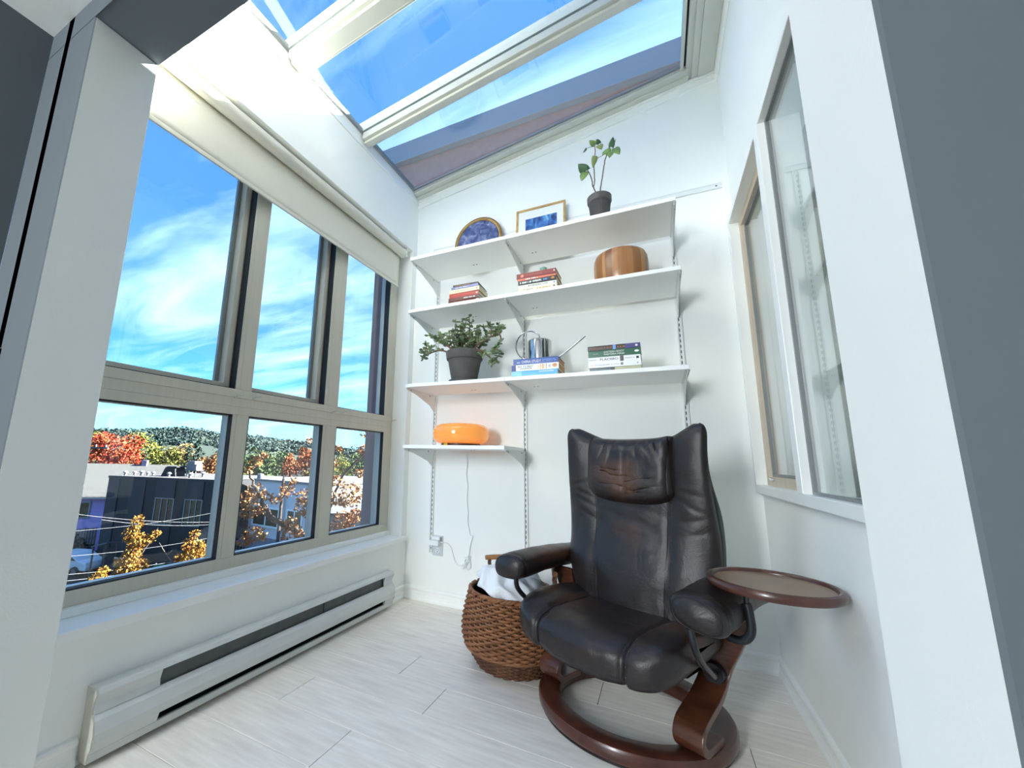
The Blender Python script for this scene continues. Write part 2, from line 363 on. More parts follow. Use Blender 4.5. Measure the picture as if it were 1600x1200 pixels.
for k, (y0, y1) in enumerate(ops):
    # fixed lower light: gasket, pale glazing bead, glass
    for nm, m, e, xa, xb in (('gasket', GASKET, 0.0055, -0.145, -0.123), ('glazing_bead', SASHL, 0.008, -0.172, -0.145)):
        MB().ring('x', xa, xb, y0, y1, 0.4935, 1.14, e).build(nm, m, w1)
    MB().box(-0.161, -0.157, y0 + 0.009, y1 - 0.009, 0.5025, 1.131).build('pane', PANE, w1)
    z0, z1 = 1.261, 2.50
    MB().ring('x', -0.168, -0.128, y0, y1, z0, z1, 0.004).build('gasket', GASKET, w1)
    if k < 2:                                                        # opening sash
        MB().ring('x', -0.212, -0.17, y0 + 0.005, y1 - 0.005, z0, z1, (0.03, 0.030, 0.03, 0.03)).build('sash', FRAME, w1, bevel=0.002, seg=1)
        MB().ring('x', -0.228, -0.2125, y0 + 0.018, y1 - 0.018, z0, z1, (0.036, 0.036, 0.03, 0.03)).build('sash_frame', SASH, w1)
        MB().box(-0.2105, -0.2065, y0 + 0.0355, y1 - 0.0355, z0 + 0.031, z1 - 0.031).build('pane', PANE, w1)
    else:                                                            # fixed light with a pale bead
        MB().ring('x', -0.20, -0.1685, y0, y1, z0, z1, 0.009).build('glazing_bead', SASHL, w1)
        MB().box(-0.186, -0.182, y0 + 0.0095, y1 - 0.0095, z0 + 0.0095, z1 - 0.0095).build('pane', PANE, w1)
for y, dz in ((-1.392, -.002), (-1.293, 0.004), (-0.72, -.002), (-0.642, 0.003), (-0.082, 0.002)):
    MB().tube(smoothpts([(-0.121, y, 1.226 + dz), (-0.10, y + 0.004, 1.232 + dz), (-0.085, y + 0.018, 1.236 + dz)], 3), 0.0035, 6).tube([(-0.122, y, 1.226 + dz), (-0.1145, y, 1.226 + dz)], 0.007, 10).build('latch', SASHL, w1, smooth=True)

# ---- roller blind
rb = thing('roller_blind', 'cream roller blind rolled most of the way up above the tall taupe window', 'blind', (-0.045, -0.13, 2.545))
MB().lathe([(0.0, -0.0), (0.030, 0.0), (0.033, 0.003), (0.034, 0.01), (0.034, 1.84), (0.0, 1.84)], 24, M=Matrix.Rotation(PI / 2, 4, 'X')).build('roller', BLINDM, rb, smooth=True)
fab = MB()
def fb(u, v):
    y = -0.012 - 1.816 * u; z = -0.012 - (0.265) * v
    return (-0.0305 + 0.0016 * math.sin(u * 23) * v, y, z)
fab.grid(fb, 48, 6); o = fab.build('fabric', BLINDM, rb, smooth=True); md = o.modifiers.new('solid', 'SOLIDIFY'); md.thickness = 0.0014
MB().box(-0.036, -0.026, -1.826, -0.012, -0.282, -0.262).build('hem_bar', BLINDM, rb, bevel=0.003)
MB().box(-0.03, 0.03, 0.0005, 0.008, -0.03, 0.0442).build('bracket', CORDM, rb, bevel=0.002)

# ---- skylight
w2 = struct(thing('window_2', loc=(0, 0, 0)))
def rafter(y0, y1, i):
    mb = MB(); sbox(mb, 0.012, 1.93, y0, y1, 3.052, 3.10); sbox(mb, 0.012, 1.93, y0 + 0.022, y1 - 0.022, 3.034, 3.052)
    mb.build('rafter', FRAMEL, w2, bevel=0.003, seg=1)
    mb = MB(); sbox(mb, -0.02, 1.95, y0 - 0.004, y1 + 0.004, 3.11, 3.18); mb.build('rafter_cap', FRAMEL, w2)
for i, (a, b_) in enumerate(((-0.775, -0.685), (-1.412, -1.285), (-2.02, -1.92))): rafter(a, b_, i)
mb = MB(); sbox(mb, 0.01, 1.95, -0.104, -0.0245, 3.066, 3.12); sbox(mb, 0.01, 1.95, -0.06, -0.0245, 3.054, 3.066); mb.build('back_frame', FRAMEL, w2, bevel=0.002, seg=1)
mb = MB(); sbox(mb, 0.012, 1.905, -0.122, -0.104, 3.088, 3.10); mb.build('glazing_strip', SASH, w2); 
mb = MB(); sbox(mb, 0.012, 1.905, -0.112, -0.1045, 3.08, 3.0875); mb.build('glazing_strip', SASHL, w2)
mb = MB(); sbox(mb, 0.0, 0.014, -2.0, -0.105, 3.10, 3.13); mb.build('left_frame', SASH, w2)
mb = MB(); sbox(mb, 1.905, 1.922, -2.0, -0.104, 3.08, 3.12); mb.build('right_bead', FRAMEL, w2)
mb = MB(); sbox(mb, 1.922, 1.934, -2.0, -0.104, 3.10, 3.12); mb.build('right_gap', GASKET, w2)
mb = MB(); sbox(mb, 1.934, W - 0.017, -2.0, -0.0245, 3.074, 3.12); sbox(mb, 1.965, 2.0, -2.0, -0.0245, 3.060, 3.074); sbox(mb, 2.0, W - 0.017, -2.0, -0.0245, 3.048, 3.0735); mb.build('right_frame', FRAMEL, w2, bevel=0.002, seg=1)
for y0, y1 in ((-0.685, -0.104), (-1.285, -0.775), (-1.92, -1.412)):
    mb = MB(); sbox(mb, 0.014, 1.93, y0 - 0.01, y1 + 0.01, 3.1015, 3.1065); mb.build('pane', SKYPANE, w2)

# ---- interior window in the right wall
w3 = struct(thing('window_3', loc=(0, 0, 0)))
MB().box(2.072, W + 0.10, -1.7, -0.012, 0.836, 0.876).build('bottom_casing', TRIM, w3, bevel=0.003)
MB().box(2.072, W + 0.10, -1.7, -0.012, 2.30, 2.335).build('top_casing', TRIM, w3, bevel=0.003)
MB().box(2.072, W + 0.10, -0.048, -0.012, 0.876, 2.30).build('jamb', TRIM, w3, bevel=0.003)
MB().box(2.068, W + 0.10, -0.835, -0.772, 0.876, 2.30).build('mullion', TRIM, w3, bevel=0.003)
BEIGE = mat('beige_sash', (208, 193, 172), 0.5, noise=0.06, nscale=7, stretch=(5, 5, 1))
ya, yb = -0.772, -0.048
MB().ring('x', 2.118, 2.15, ya, yb, 0.876, 2.30, (0.05, 0.05, 0.042, 0.045)).build('inner_sash', BEIGE, w3, bevel=0.002)
MB().ring('x', 2.132, 2.15, ya + 0.0505, yb - 0.0505, 0.9185, 2.2545, 0.013).build('gasket', SASH, w3)
MB().box(2.138, 2.142, ya + 0.064, yb - 0.064, 0.932, 2.241).build('pane', PANE, w3)
MB().tube([(2.116, -0.20, 0.905), (2.105, -0.195, 0.906), (2.105, -0.17, 0.909)], 0.005, 6).build('latch', SASHL, w3, smooth=True)
yc = -1.70
MB().ring('x', 2.094, 2.112, yc, -0.835, 0.876, 2.30, (0.01, 0.012, 0.010, 0.010)).build('glazing_bead', SASH, w3)
MB().box(2.10, 2.104, yc + 0.011, -0.848, 0.887, 2.289).build('pane', PANE, w3)
# ---- exterior pieces of this building, and an added sun block
REFL = 0.95
MAUVE = mat('mauve_stucco', (150, 124, 122), 0.9, noise=0.12, nscale=14, bump=0.3, bscale=50)
FASC = mat('blue_grey_flashing', (120, 132, 146), 0.4, metal=0.0, noise=0.04, nscale=3)
struct(MB().box(-0.402, -0.235, -0.018, 0.4, -7.5, 3.3).build('wall_exterior_pilaster', MAUVE))
struct(MB().box(-1.15, 4.2, 1.06, 1.4, 3.25, 4.50).build('wall_parapet', MAUVE))
struct(MB().box(-1.25, 4.2, 0.98, 1.42, 4.455, 4.70).build('trim_6', FASC, bevel=0.006))
struct(MB().box(2.26, 4.2, -6.2, 1.0, 2.71, 4.22).build('wall_sun_block', MAUVE))  # unseen wall mass, added to keep the sun off the left jamb
struct(MB().box(-0.2, 4.2, -6.2, 1.4, -7.5, -0.11).build('wall_exterior', MAUVE))
REFL = 1.0

# ================================================================== RECLINER
def leather(name, base, worn, wear_lo, wear_hi, wscale, rough=0.36):
    m, nt, b, out = _nodes(name); N = nt.nodes.new; L = nt.links.new
    tc = N('ShaderNodeTexCoord')
    n = N('ShaderNodeTexNoise'); n.inputs['Scale'].default_value = wscale; n.inputs['Detail'].default_value = 5; n.inputs['Roughness'].default_value = 0.6; L(tc.outputs['Object'], n.inputs['Vector'])
    at = N('ShaderNodeAttribute'); at.attribute_name = 'wear'
    mu = N('ShaderNodeMath'); mu.operation = 'MULTIPLY_ADD'; L(at.outputs['Fac'], mu.inputs[0]); mu.inputs[1].default_value = 0.55; L(n.outputs[0], mu.inputs[2])
    r = N('ShaderNodeValToRGB'); r.color_ramp.elements[0].position = wear_lo; r.color_ramp.elements[1].position = wear_hi
    r.color_ramp.elements[0].color = (*lin(base), 1); r.color_ramp.elements[1].color = (*lin(worn), 1); L(mu.outputs[0], r.inputs[0]); L(r.outputs[0], b.inputs['Base Color'])
    n2 = N('ShaderNodeTexNoise'); n2.inputs['Scale'].default_value = 420; n2.inputs['Detail'].default_value = 2; L(tc.outputs['Object'], n2.inputs['Vector'])
    n3 = N('ShaderNodeTexNoise'); n3.inputs['Scale'].default_value = 11; n3.inputs['Detail'].default_value = 4; n3.inputs['Distortion'].default_value = 1.0; L(tc.outputs['Object'], n3.inputs['Vector'])
    ma = N('ShaderNodeMath'); ma.operation = 'MULTIPLY_ADD'; L(n3.outputs[0], ma.inputs[0]); ma.inputs[1].default_value = 5.0; L(n2.outputs[0], ma.inputs[2])
    bp = N('ShaderNodeBump'); bp.inputs['Strength'].default_value = 0.22; bp.inputs['Distance'].default_value = 0.004; L(ma.outputs[0], bp.inputs['Height']); L(bp.outputs[0], b.inputs['Normal'])
    b.inputs['Roughness'].default_value = rough; b.inputs['Specular IOR Level'].default_value = 0.55
    return m
LEA = leather('dark_brown_leather', (33, 25, 24), (82, 52, 34), 0.62, 0.98, 5.0)
PIPE = mat('leather_piping', (22, 16, 16), 0.5, noise=0.1)
THREAD = mat('brown_thread', (74, 60, 54), 0.8)
WOODD = mat('walnut_stained_wood', (92, 52, 34), 0.32, nscale=6, stretch=(2, 2, 14), rgb2=(64, 34, 23), lo=0.3, hi=0.7, coat=0.3)
WOODR = mat('walnut_ring_wood', (86, 46, 32), 0.32, nscale=7, stretch=(3, 3, 3), rgb2=(62, 32, 24), lo=0.3, hi=0.7, coat=0.3)
BLACKM = mat('black_enamel', (26, 26, 30), 0.35, noise=0.1)
TRAYM = mat('tray_leatherette', (142, 116, 92), 0.35, noise=0.12, nscale=9, bump=0.05, bscale=300)

def set_wear(o, fn):
    me = o.data; a = me.attributes.new('wear', 'FLOAT', 'POINT')
    a.data.foreach_set('value', [fn(v.co) for v in me.vertices])
def sm(a, b, x):
    t = max(0.0, min(1.0, (x - a) / (b - a))); return t * t * (3 - 2 * t)
def spow(c, e): return math.copysign(abs(c) ** e, c)

chair = thing('recliner_chair', 'dark brown leather reclining armchair on a round walnut ring base', 'armchair', (1.497, -0.71, 0), math.atan2(-0.425, 0.905))

# seat: rows along x, closed superellipse section in y-z
def seam_groove(x, pos, w=0.010, d=0.010):
    return sum(d * math.exp(-((x - p) / w) ** 2) for p in pos)
def noise3(x, y, z, s=1.0):
    from mathutils import noise as nz
    return nz.noise(Vector((x * s, y * s, z * s)))
def seat_pt(u, v):
    x = (u * 2 - 1); X = 0.320 * (math.sin(x * PI / 2) * 0.35 + x * 0.65)
    ex = (1 - abs(x) ** 5) ** (1 / 2.6) if abs(x) < 1 else 0
    a = 2 * PI * v
    yc, zc = -0.10, 0.333
    ly = 0.262 - 0.03 * x * x; lz = 0.072
    zc += 0.040 * abs(x) ** 2.2
    c, s_ = spow(math.cos(a), 0.55), spow(math.sin(a), 0.75)
    y = yc + ly * c * (0.35 + 0.65 * ex); z = zc + lz * s_ * ex
    # dish the sitting area, droop the front edge
    if s_ > 0: z -= 0.020 * (1 - x * x) * sm(-0.40, -0.10, y)
    z -= 0.016 * sm(-0.15, -0.38, y)
    if s_ < 0: z -= 0.018 * sm(-0.12, -0.34, y) * (1 - 0.3 * x * x)
    g = seam_groove(X, (-0.172, 0.172))
    n = Vector((0, c, s_)); n.normalize() if n.length > 0 else None
    bul = 0.010 * (1 - ((X if abs(X) < .172 else (abs(X) - .25) * 2) / 0.172) ** 2)
    w = 0.0035 * noise3(X, y, z, 18) + 0.004 * noise3(X * 0.6, y * 2, z, 9)
    return (X, y + n.y * (bul - g + w), z + n.z * (bul - g + w))
s = MB().grid(seat_pt, 110, 84, cv=True); seat = s.build('seat', LEA, chair, smooth=True, angle=180)
set_wear(seat, lambda c: 0.55 * math.exp(-((c.y + 0.12) / 0.12) ** 2) * sm(0.30, 0.38, c.z) * (0.5 + 0.5 * sm(0.08, 0.26, abs(c.x))) )
for sx in (-0.172, 0.172):
    pts = [seat_pt((lambda t: t)(0), 0)]
    # find u giving X = sx
    lo, hi = 0.0, 1.0
    for _ in range(40):
        mid = (lo + hi) / 2
        if seat_pt(mid, 0)[0] < sx: lo = mid
        else: hi = mid
    pts = [Vector(seat_pt(lo, k / 60)) for k in range(60) if -0.42 < seat_pt(lo, k / 60)[1] < 0.14]
    pts = [Vector(seat_pt(lo, (0.04 + 0.82 * k / 60) % 1.0)) for k in range(61)]
    MB().tube(pts, 0.0035, 6).build('seam', PIPE, chair, smooth=True)
    st = MB(); off = 0.016 * (1 if sx > 0 else -1)
    for k in range(4, 57):
        uu = lo + (0.0235 if sx > 0 else -0.0235)
        a = Vector(seat_pt(uu, 0.04 + 0.82 * k / 60)); b_ = Vector(seat_pt(uu, 0.04 + 0.82 * (k + 0.5) / 60)); st.tube([a, b_], 0.0016, 4)
    st.build('stitching', THREAD, chair)['kind'] = 'stuff'

# backrest: v up, theta around
BZ0, BZ1 = 0.30, 1.075
def back_mid(v, x):
    """centre line of the back at height fraction v for cross position x in -1..1"""
    z = BZ0 + (BZ1 - BZ0) * v
    y = 0.050 + 0.100 * v + 0.018 * math.sin(v * PI * 1.0) * 1.0 - 0.05 * math.exp(-((v - 0.28) / 0.16) ** 2) * 0.35
    y -= 0.062 * abs(x) ** 2.4 * sm(0.35, 0.85, v)            # wings come forward beside the head
    y += 0.02 * abs(x) ** 2 * (1 - v)
    z += (0.054 * abs(x) ** 2.2 - 0.016 * (1 - x * x) - 0.014 * sm(0.88, 1.0, abs(x)) + 0.012 * sm(0.5, 0.85, abs(x))) * sm(0.55, 1.0, v)
    return y, z
def back_w(v):
    return 0.255 + 0.065 * sm(0.0, 0.35, v) - 0.012 * sm(0.45, 0.8, v) + 0.006 * sm(0.85, 1, v)
BSEAM = 0.168
def wrinkle(X, z):
    a = 0.0
    for (zc, xc, wz, wx, d, sl) in ((0.86, -0.24, .008, .06, 3.2, .3), (0.825, -0.25, .008, .07, 3.6, -.2), (0.785, -0.23, .010, .07, 3.6, -.35), (0.735, -0.22, .009, .06, 3.0, -.5), (0.85, 0.25, .008, .06, 2.8, -.3), (0.80, 0.26, .009, .07, 3.4, -.45), (0.755, 0.25, .009, .06, 3.0, .35), (0.70, 0.25, .010, .05, 2.4, .3),
                                    (0.815, -0.05, .010, .07, 3.0, .35), (0.775, 0.03, .010, .08, 3.2, -.15), (0.725, 0.0, .012, .10, 3.2, -.25), (0.665, 0.01, .012, .09, 2.6, -.2), (0.605, 0.03, .012, .08, 2.2, .2)):
        dz = z - zc - sl * (X - xc) - 0.012 * noise3(X, z, 0.3, 10); a -= d * 0.001 * math.exp(-(dz / wz) ** 2) * math.exp(-((X - xc) / wx) ** 2)
    return a
def back_pt(u, v, extra=0.0):
    """u: 0..1 around the section (front half then rear half); v: 0..1 up"""
    th = 2 * PI * u
    cx = -math.cos(th); sy = -math.sin(th)                      # cx -1..1 ; sy<0 front
    x = spow(cx, 0.62)
    top = (1 - max(0.0, (v - 0.93) / 0.07) ** 2.2) ** 0.5 if v > 0.93 else 1.0
    bot = (1 - max(0.0, (0.06 - v) / 0.06) ** 2) ** 0.5 if v < 0.06 else 1.0
    k = top * bot
    X = x * back_w(v) * (0.93 + 0.07 * k)
    y, z = back_mid(v, x)
    t = (0.058 if sy < 0 else 0.042) * k
    prof = spow(sy, 0.62)
    yy = y + t * prof
    if sy < 0:
        f = abs(prof)
        g = seam_groove(X, (-BSEAM + 0.03 * (1 - v), BSEAM - 0.03 * (1 - v)), 0.006, 0.006)
        bl = 0.009 * (1 - min(1, (abs(X) / BSEAM)) ** 2) if abs(X) < BSEAM else 0.009 * (1 - ((abs(X) - 0.235) / 0.07) ** 2)
        bl += wrinkle(X, z) + 0.003 * noise3(X, z, 0.1, 16)
        yy -= f * k * (bl - g) 
    return (X, yy + extra, z)
NB, NV = 150, 120
bk = MB().grid(lambda u, v: back_pt(u, v), NB, NV, cu=True)
kv = NV + 1
bk.f.append(tuple(i * kv for i in range(NB))); bk.m.append(0); bk.f.append(tuple(i * kv + NV for i in range(NB))[::-1]); bk.m.append(0)
back = bk.build('backrest', LEA, chair, smooth=True, angle=180)
set_wear(back, lambda c: 0.35 * math.exp(-((c.z - 0.66) / 0.14) ** 2) * math.exp(-((c.x) / 0.1) ** 2))
def front_y(X, z):
    """front surface of the back at (X, z): bisect on u in the front half"""
    v = (z - BZ0) / (BZ1 - BZ0); v = max(0.02, min(0.985, v))
    for it in range(3):
        lo, hi = 0.0, 0.5
        for _ in range(26):
            m_ = (lo + hi) / 2
            if back_pt(m_, v)[0] < X: lo = m_
            else: hi = m_
        p = back_pt(lo, v); v = max(0.0, min(0.985, v + (z - p[2]) / (BZ1 - BZ0)))
    return p[1]
# head cushion: a separate pillow with a curved lower edge and a centre seam
def head_pt(u, v):
    x = u * 2 - 1; X = 0.170 * spow(math.sin(x * PI / 2), 0.9)
    zt = 1.050 + 0.016 * x * x; zb = 0.812 + 0.045 * abs(x) ** 2.2
    z = zb + (zt - zb) * v
    e = max(0.0, 1 - abs(x) ** 3.6) ** 0.6 * max(0.0, 1 - abs(2 * v - 1) ** (5 if v < 0.5 else 14)) ** 0.55
    b_ = 0.030 * e * (0.75 + 0.55 * (1 - v)) + 0.006 * e * math.sin(v * 2.4)
    b_ -= 0.003 * math.exp(-(X / 0.0045) ** 2) * e
    pl = 0.0
    for px_, sl_ in ((-0.085, .10), (-0.05, .06), (0.045, -.05), (0.085, -.12), (0.12, -.1)):
        pl -= 0.0045 * math.exp(-((X - px_ - sl_ * (v - 1)) / 0.008) ** 2) * sm(0.45, 1, v)
    for vz, xx, w_ in ((0.42, -0.04, .08), (0.22, -0.02, .09), (0.33, 0.06, .06), (0.16, 0.05, .07), (0.52, -0.07, .05)):
        pl -= 0.0042 * math.exp(-((v - vz - 0.6 * (X - xx) * (1 if xx > 0 else -1) - 0.06 * noise3(X, v, .5, 14)) / 0.03) ** 2) * math.exp(-((X - xx) / w_) ** 2)
    y = front_y(X, z) - b_ - pl * e - 0.002 * e * noise3(X, z, 2.0, 26) + 0.003 * (1 - e)
    return (X, y, z)
hd = MB().grid(head_pt, 64, 60); head = hd.build('head_cushion', LEA, chair, smooth=True, angle=180)
md = head.modifiers.new('solid', 'SOLIDIFY'); md.thickness = 0.02; md.offset = 1.0 if False else -1.0
set_wear(head, lambda c: 0.95 * math.exp(-((c.z - 0.90) / 0.085) ** 2) * math.exp(-((c.x + 0.02) / 0.11) ** 2))
edge = [Vector(head_pt(0.012, 1 - k / 14)) + Vector((0, -0.001, 0)) for k in range(15)] + [Vector(head_pt(0.012 + 0.976 * k / 24, 0.0)) for k in range(1, 24)] + [Vector(head_pt(0.988, k / 14)) for k in range(15)]
MB().tube(edge, 0.0042, 6).build('piping', PIPE, head, smooth=True)
MB().tube([Vector(head_pt(0.5, 1 - k / 30)) + Vector((0, -0.0008, 0)) for k in range(2, 28)], 0.0028, 6).build('seam', PIPE, head, smooth=True)
for sgn in (-1, 1):
    pts = []
    for k in range(46):
        z = 0.345 + (0.86 - 0.345) * k / 45; v = (z - BZ0) / (BZ1 - BZ0)
        X = sgn * (BSEAM - 0.03 * (1 - v)); pts.append(Vector((X, front_y(X, z) - 0.0005, z)))
    MB().tube(pts, 0.0034, 6).build('seam', PIPE, chair, smooth=True)
    st = MB()
    for k in range(1, 45):
        for j in range(2):
            z = 0.345 + (0.86 - 0.345) * (k + j * 0.5) / 45; v = (z - BZ0) / (BZ1 - BZ0); X = sgn * (BSEAM - 0.03 * (1 - v) + 0.017)
            if j == 0: a = Vector((X, front_y(X, z) - 0.001, z))
        z2 = 0.345 + (0.86 - 0.345) * (k + 0.45) / 45; st.tube([a, Vector((X, front_y(X, z2) - 0.001, z2))], 0.0013, 4)
    st.build('stitching', THREAD, chair)['kind'] = 'stuff'
# rear shell of the back (olive grey edge seen on the right)
SHELL = mat('grey_green_back_shell', (70, 78, 70), 0.5, noise=0.08)
def shell_pt(u, v):
    x = u * 2 - 1; vv = 0.05 + 0.83 * v; y, z = back_mid(vv, x * 0.6); return (x * (back_w(vv) + 0.002 - 0.03 * sm(0.6, 0.9, vv)), y + 0.026 + 0.016 * (1 - x * x), z - 0.02 * x * x)
so = MB().grid(shell_pt, 24, 30).build('back_shell', SHELL, chair, smooth=True, angle=180); md = so.modifiers.new('solid', 'SOLIDIFY'); md.thickness = 0.016; md.offset = 0

# armrests
def arm_pt(sx):
    def f(u, v):
        t = u; y = 0.24 - 0.535 * t                       # rear to front
        e = min(1.0, ((1 - t) / 0.09)) ; e = (1 - (1 - e) ** 2.4) ** 0.5 if e < 1 else 1
        e2 = min(1.0, t / 0.06); e2 = (1 - (1 - e2) ** 2) ** 0.5 if e2 < 1 else 1
        k = max(0.02, e * e2)
        a = 2 * PI * v; c, s_ = spow(math.cos(a), 0.7), spow(math.sin(a), 0.7)
        wx = 0.072 + 0.012 * sm(0.2, 0.8, t); hz = 0.050 + 0.004 * sm(0.3, 0.9, t)
        zc = (0.532 if sx > 0 else 0.508) - 0.012 * sm(0.45, 1.0, t) + 0.006 * math.sin(t * PI)
        X = sx * (0.385 + 0.012 * t - (0.022 if sx > 0 else 0)) + wx * c * k
        g = seam_groove(t, (0.90,), 0.008, 0.004)
        Z = zc + (hz * s_ - 0.012 * (c * sx) * 0.6) * k - (0.008 if s_ > 0 else 0) * abs(c) * k
        n = 0.003 * noise3(X, y, Z, 14)
        return (X + (n - g) * c, y, Z + (n - g) * s_)
    return f
for sx in (-1, 1):
    f = arm_pt(sx); mb = MB().grid(f, 60, 40, cv=True)
    mb.f.append(tuple(range(40))[::-1]); mb.m.append(0); mb.f.append(tuple(range(60 * 40, 61 * 40))); mb.m.append(0)
    arm = mb.build('armrest', LEA, chair, smooth=True, angle=180)
    set_wear(arm, lambda c, sx=sx: 0.85 * math.exp(-((c.y - 0.0) / 0.13) ** 2) * sm(0.50, 0.54, c.z) * (1.0 if sx < 0 else 0.35))
    MB().tube([f(0.90, 0.02 + 0.46 * k / 24) for k in range(25)], 0.002, 6).build('seam', PIPE, arm, smooth=True)
    MB().tube([f(0.965, (k / 40)) for k in range(41)], 0.002, 6).build('seam', PIPE, arm, smooth=True)

# bent-wood legs: profile in y-z swept over a 65 mm wide board
def board(path, x0, x1, th):
    P = smoothpts([(0, y, z) for y, z in path], 8); mb = MB(); vs = []
    for i, p in enumerate(P):
        d = (P[min(i + 1, len(P) - 1)] - P[max(i - 1, 0)]).normalized(); n = Vector((0, -d.z, d.y)) * (th / 2)
        for x, q in ((x0, p + n), (x1, p + n), (x1, p - n), (x0, p - n)): vs.append((x + math.copysign(0.078 * sm(0.20, 0.44, q.z), x0), q.y, q.z))       # the boards splay outwards to the arms
    fs = [(i * 4 + k, i * 4 + (k + 1) % 4, i * 4 + 4 + (k + 1) % 4, i * 4 + 4 + k) for i in range(len(P) - 1) for k in range(4)]
    fs += [(0, 1, 2, 3)[::-1], tuple(range(len(vs) - 4, len(vs)))]
    return mb.add(vs, fs)
LEG = [(0.075, 0.462), (0.085, 0.36), (0.085, 0.27), (0.060, 0.215), (0.0, 0.180), (-0.075, 0.158), (-0.128, 0.138), (-0.148, 0.104), (-0.125, 0.074), (-0.07, 0.0705), (0.0, 0.0705)]
for sx in (-1, 1):
    x0, x1 = (0.225, 0.318) if sx > 0 else (-0.318, -0.225)
    lg = board(LEG, x0, x1, 0.024).build('leg', WOODD, chair, bevel=0.004)
    MB().tube([(sx * 0.205, 0.06, 0.27), (sx * 0.2245, 0.06, 0.27)], 0.026, 20).build('pivot_cap', BLACKM, chair, smooth=True)
    MB().tube(smoothpts([(sx * 0.35, -0.265, 0.475), (sx * 0.355, -0.255, 0.42), (sx * 0.348, -0.20, 0.365), (sx * 0.335, -0.12, 0.315), (sx * 0.312, -0.03, 0.268), (sx * 0.285, 0.04, 0.250)], 6), 0.0105, 10).build('arm_tube', BLACKM, chair, smooth=True)
# visible strap and large black knob on the right leg
MB().tube([(0.282, 0.066, 0.245), (0.282, 0.044, 0.245)], [0.036, 0.033], 24).build('knob', BLACKM, chair, smooth=True)
# ring base
prof = [(0.262, 0.006), (0.262, 0.046), (0.268, 0.055), (0.278, 0.058), (0.332, 0.058), (0.343, 0.054), (0.349, 0.044), (0.349, 0.022), (0.343, 0.013), (0.335, 0.010), (0.335, 0.006), (0.262, 0.006)]
MB().lathe(prof, 96).build('base_ring', WOODR, chair, smooth=True, loc=(-0.012, 0.012, 0))
MB().lathe([(0.27, 0.0005), (0.27, 0.006), (0.338, 0.006), (0.338, 0.0005), (0.27, 0.0005)], 72).build('rubber_foot', BLACKM, chair, loc=(-0.012, 0.012, 0))
# mechanism under the seat
MB().box(-0.20, 0.20, -0.16, 0.10, 0.235, 0.285).box(-0.228, -0.2, -0.03, 0.09, 0.225, 0.27).box(0.2, 0.228, -0.03, 0.09, 0.225, 0.27).build('seat_frame', BLACKM, chair, bevel=0.006)

# swivel tray on the right arm
tr = thing('swivel_tray'); tr.parent = chair
TRX, TRY, TRZ = 0.518, -0.090, 0.606
MB().lathe([(0.0, 0.010), (0.1465, 0.010), (0.1465, 0.003), (0.0, 0.0)], 64).build('tray_top', TRAYM, tr, loc=(TRX, TRY, TRZ))
MB().lathe([(0.147, 0.001), (0.147, 0.012), (0.151, 0.018), (0.157, 0.020), (0.164, 0.017), (0.168, 0.009), (0.167, 0.0), (0.162, -0.006), (0.152, -0.006), (0.147, 0.001)], 80).build('rim', WOODR, tr, smooth=True, loc=(TRX, TRY, TRZ))
MB().tube(smoothpts([(0.355, -0.10, 0.445), (0.40, -0.115, 0.436), (0.44, -0.12, 0.440), (0.462, -0.12, 0.47), (0.462, -0.12, 0.52), (0.458, -0.12, 0.550)], 6), 0.0125, 12).build('support_tube', BLACKM, tr, smooth=True)
MB().tube([(0.458, -0.12, 0.551), (0.457, -0.118, 0.602)], 0.0075, 10).build('pivot', BLACKM, tr, smooth=True)
MB().tube([(0.50, -0.10, 0.598), (0.50, -0.10, 0.606)], 0.05, 20).build('pivot_plate', BLACKM, tr, smooth=True)

# ================================================================== BASKET AND BLANKET
WICK = mat('brown_wicker', (150, 100, 62), 0.6, nscale=18, rgb2=(112, 70, 42), lo=0.3, hi=0.7)
WICKD = mat('dark_wicker', (104, 66, 40), 0.65, nscale=18, rgb2=(78, 48, 30))
bk0 = thing('wicker_basket', 'round bellied brown wicker basket on the floor behind the armchair', 'basket', (0.965, -0.545, 0))
def brad(z):
    pts = ((0.0, 0.160), (0.03, 0.178), (0.06, 0.198), (0.10, 0.226), (0.14, 0.237), (0.18, 0.238), (0.24, 0.229), (0.30, 0.214), (0.34, 0.204))
    for (a, ra), (b_, rb_) in zip(pts, pts[1:]):
        if z <= b_: 
            t = (z - a) / (b_ - a); return ra + (rb_ - ra) * t
    return pts[-1][1]
NS = 44
for name, zs, m, amp, rr in (('lower_weave', [0.010 + 0.0094 * k for k in range(9)], WICKD, 0.0045, 0.0052), ('weave', [0.098 + 0.0116 * k for k in range(20)], WICK, 0.0065, 0.0062)):
    mb = MB()
    for j, z in enumerate(zs):
        n = NS * 4; pts = []
        for i in range(n):
            a = 2 * PI * i / n; r = brad(z) + amp * math.cos(NS / 2 * a + PI * j)
            pts.append((r * math.cos(a), r * math.sin(a), z + 0.0012 * math.sin(NS * a + j)))
        mb.tube(pts, rr, 5, closed=True)
    mb.build(name, m, bk0, smooth=True)['kind'] = 'stuff'
mb = MB()
for i in range(NS):
    a = 2 * PI * i / NS
    mb.tube([((brad(z)) * math.cos(a), (brad(z)) * math.sin(a), z) for z in (0.01, 0.05, 0.10, 0.15, 0.21, 0.27, 0.325)], 0.0042, 5)
mb.build('stake', WICKD, bk0, smooth=True)['kind'] = 'stuff'
MB().lathe([(0.0, 0.002), (0.155, 0.002), (0.165, 0.02), (0.185, 0.06), (0.222, 0.14), (0.214, 0.24), (0.19, 0.325)], 40).build('lining', WICKD, bk0, smooth=True)
mb = MB()
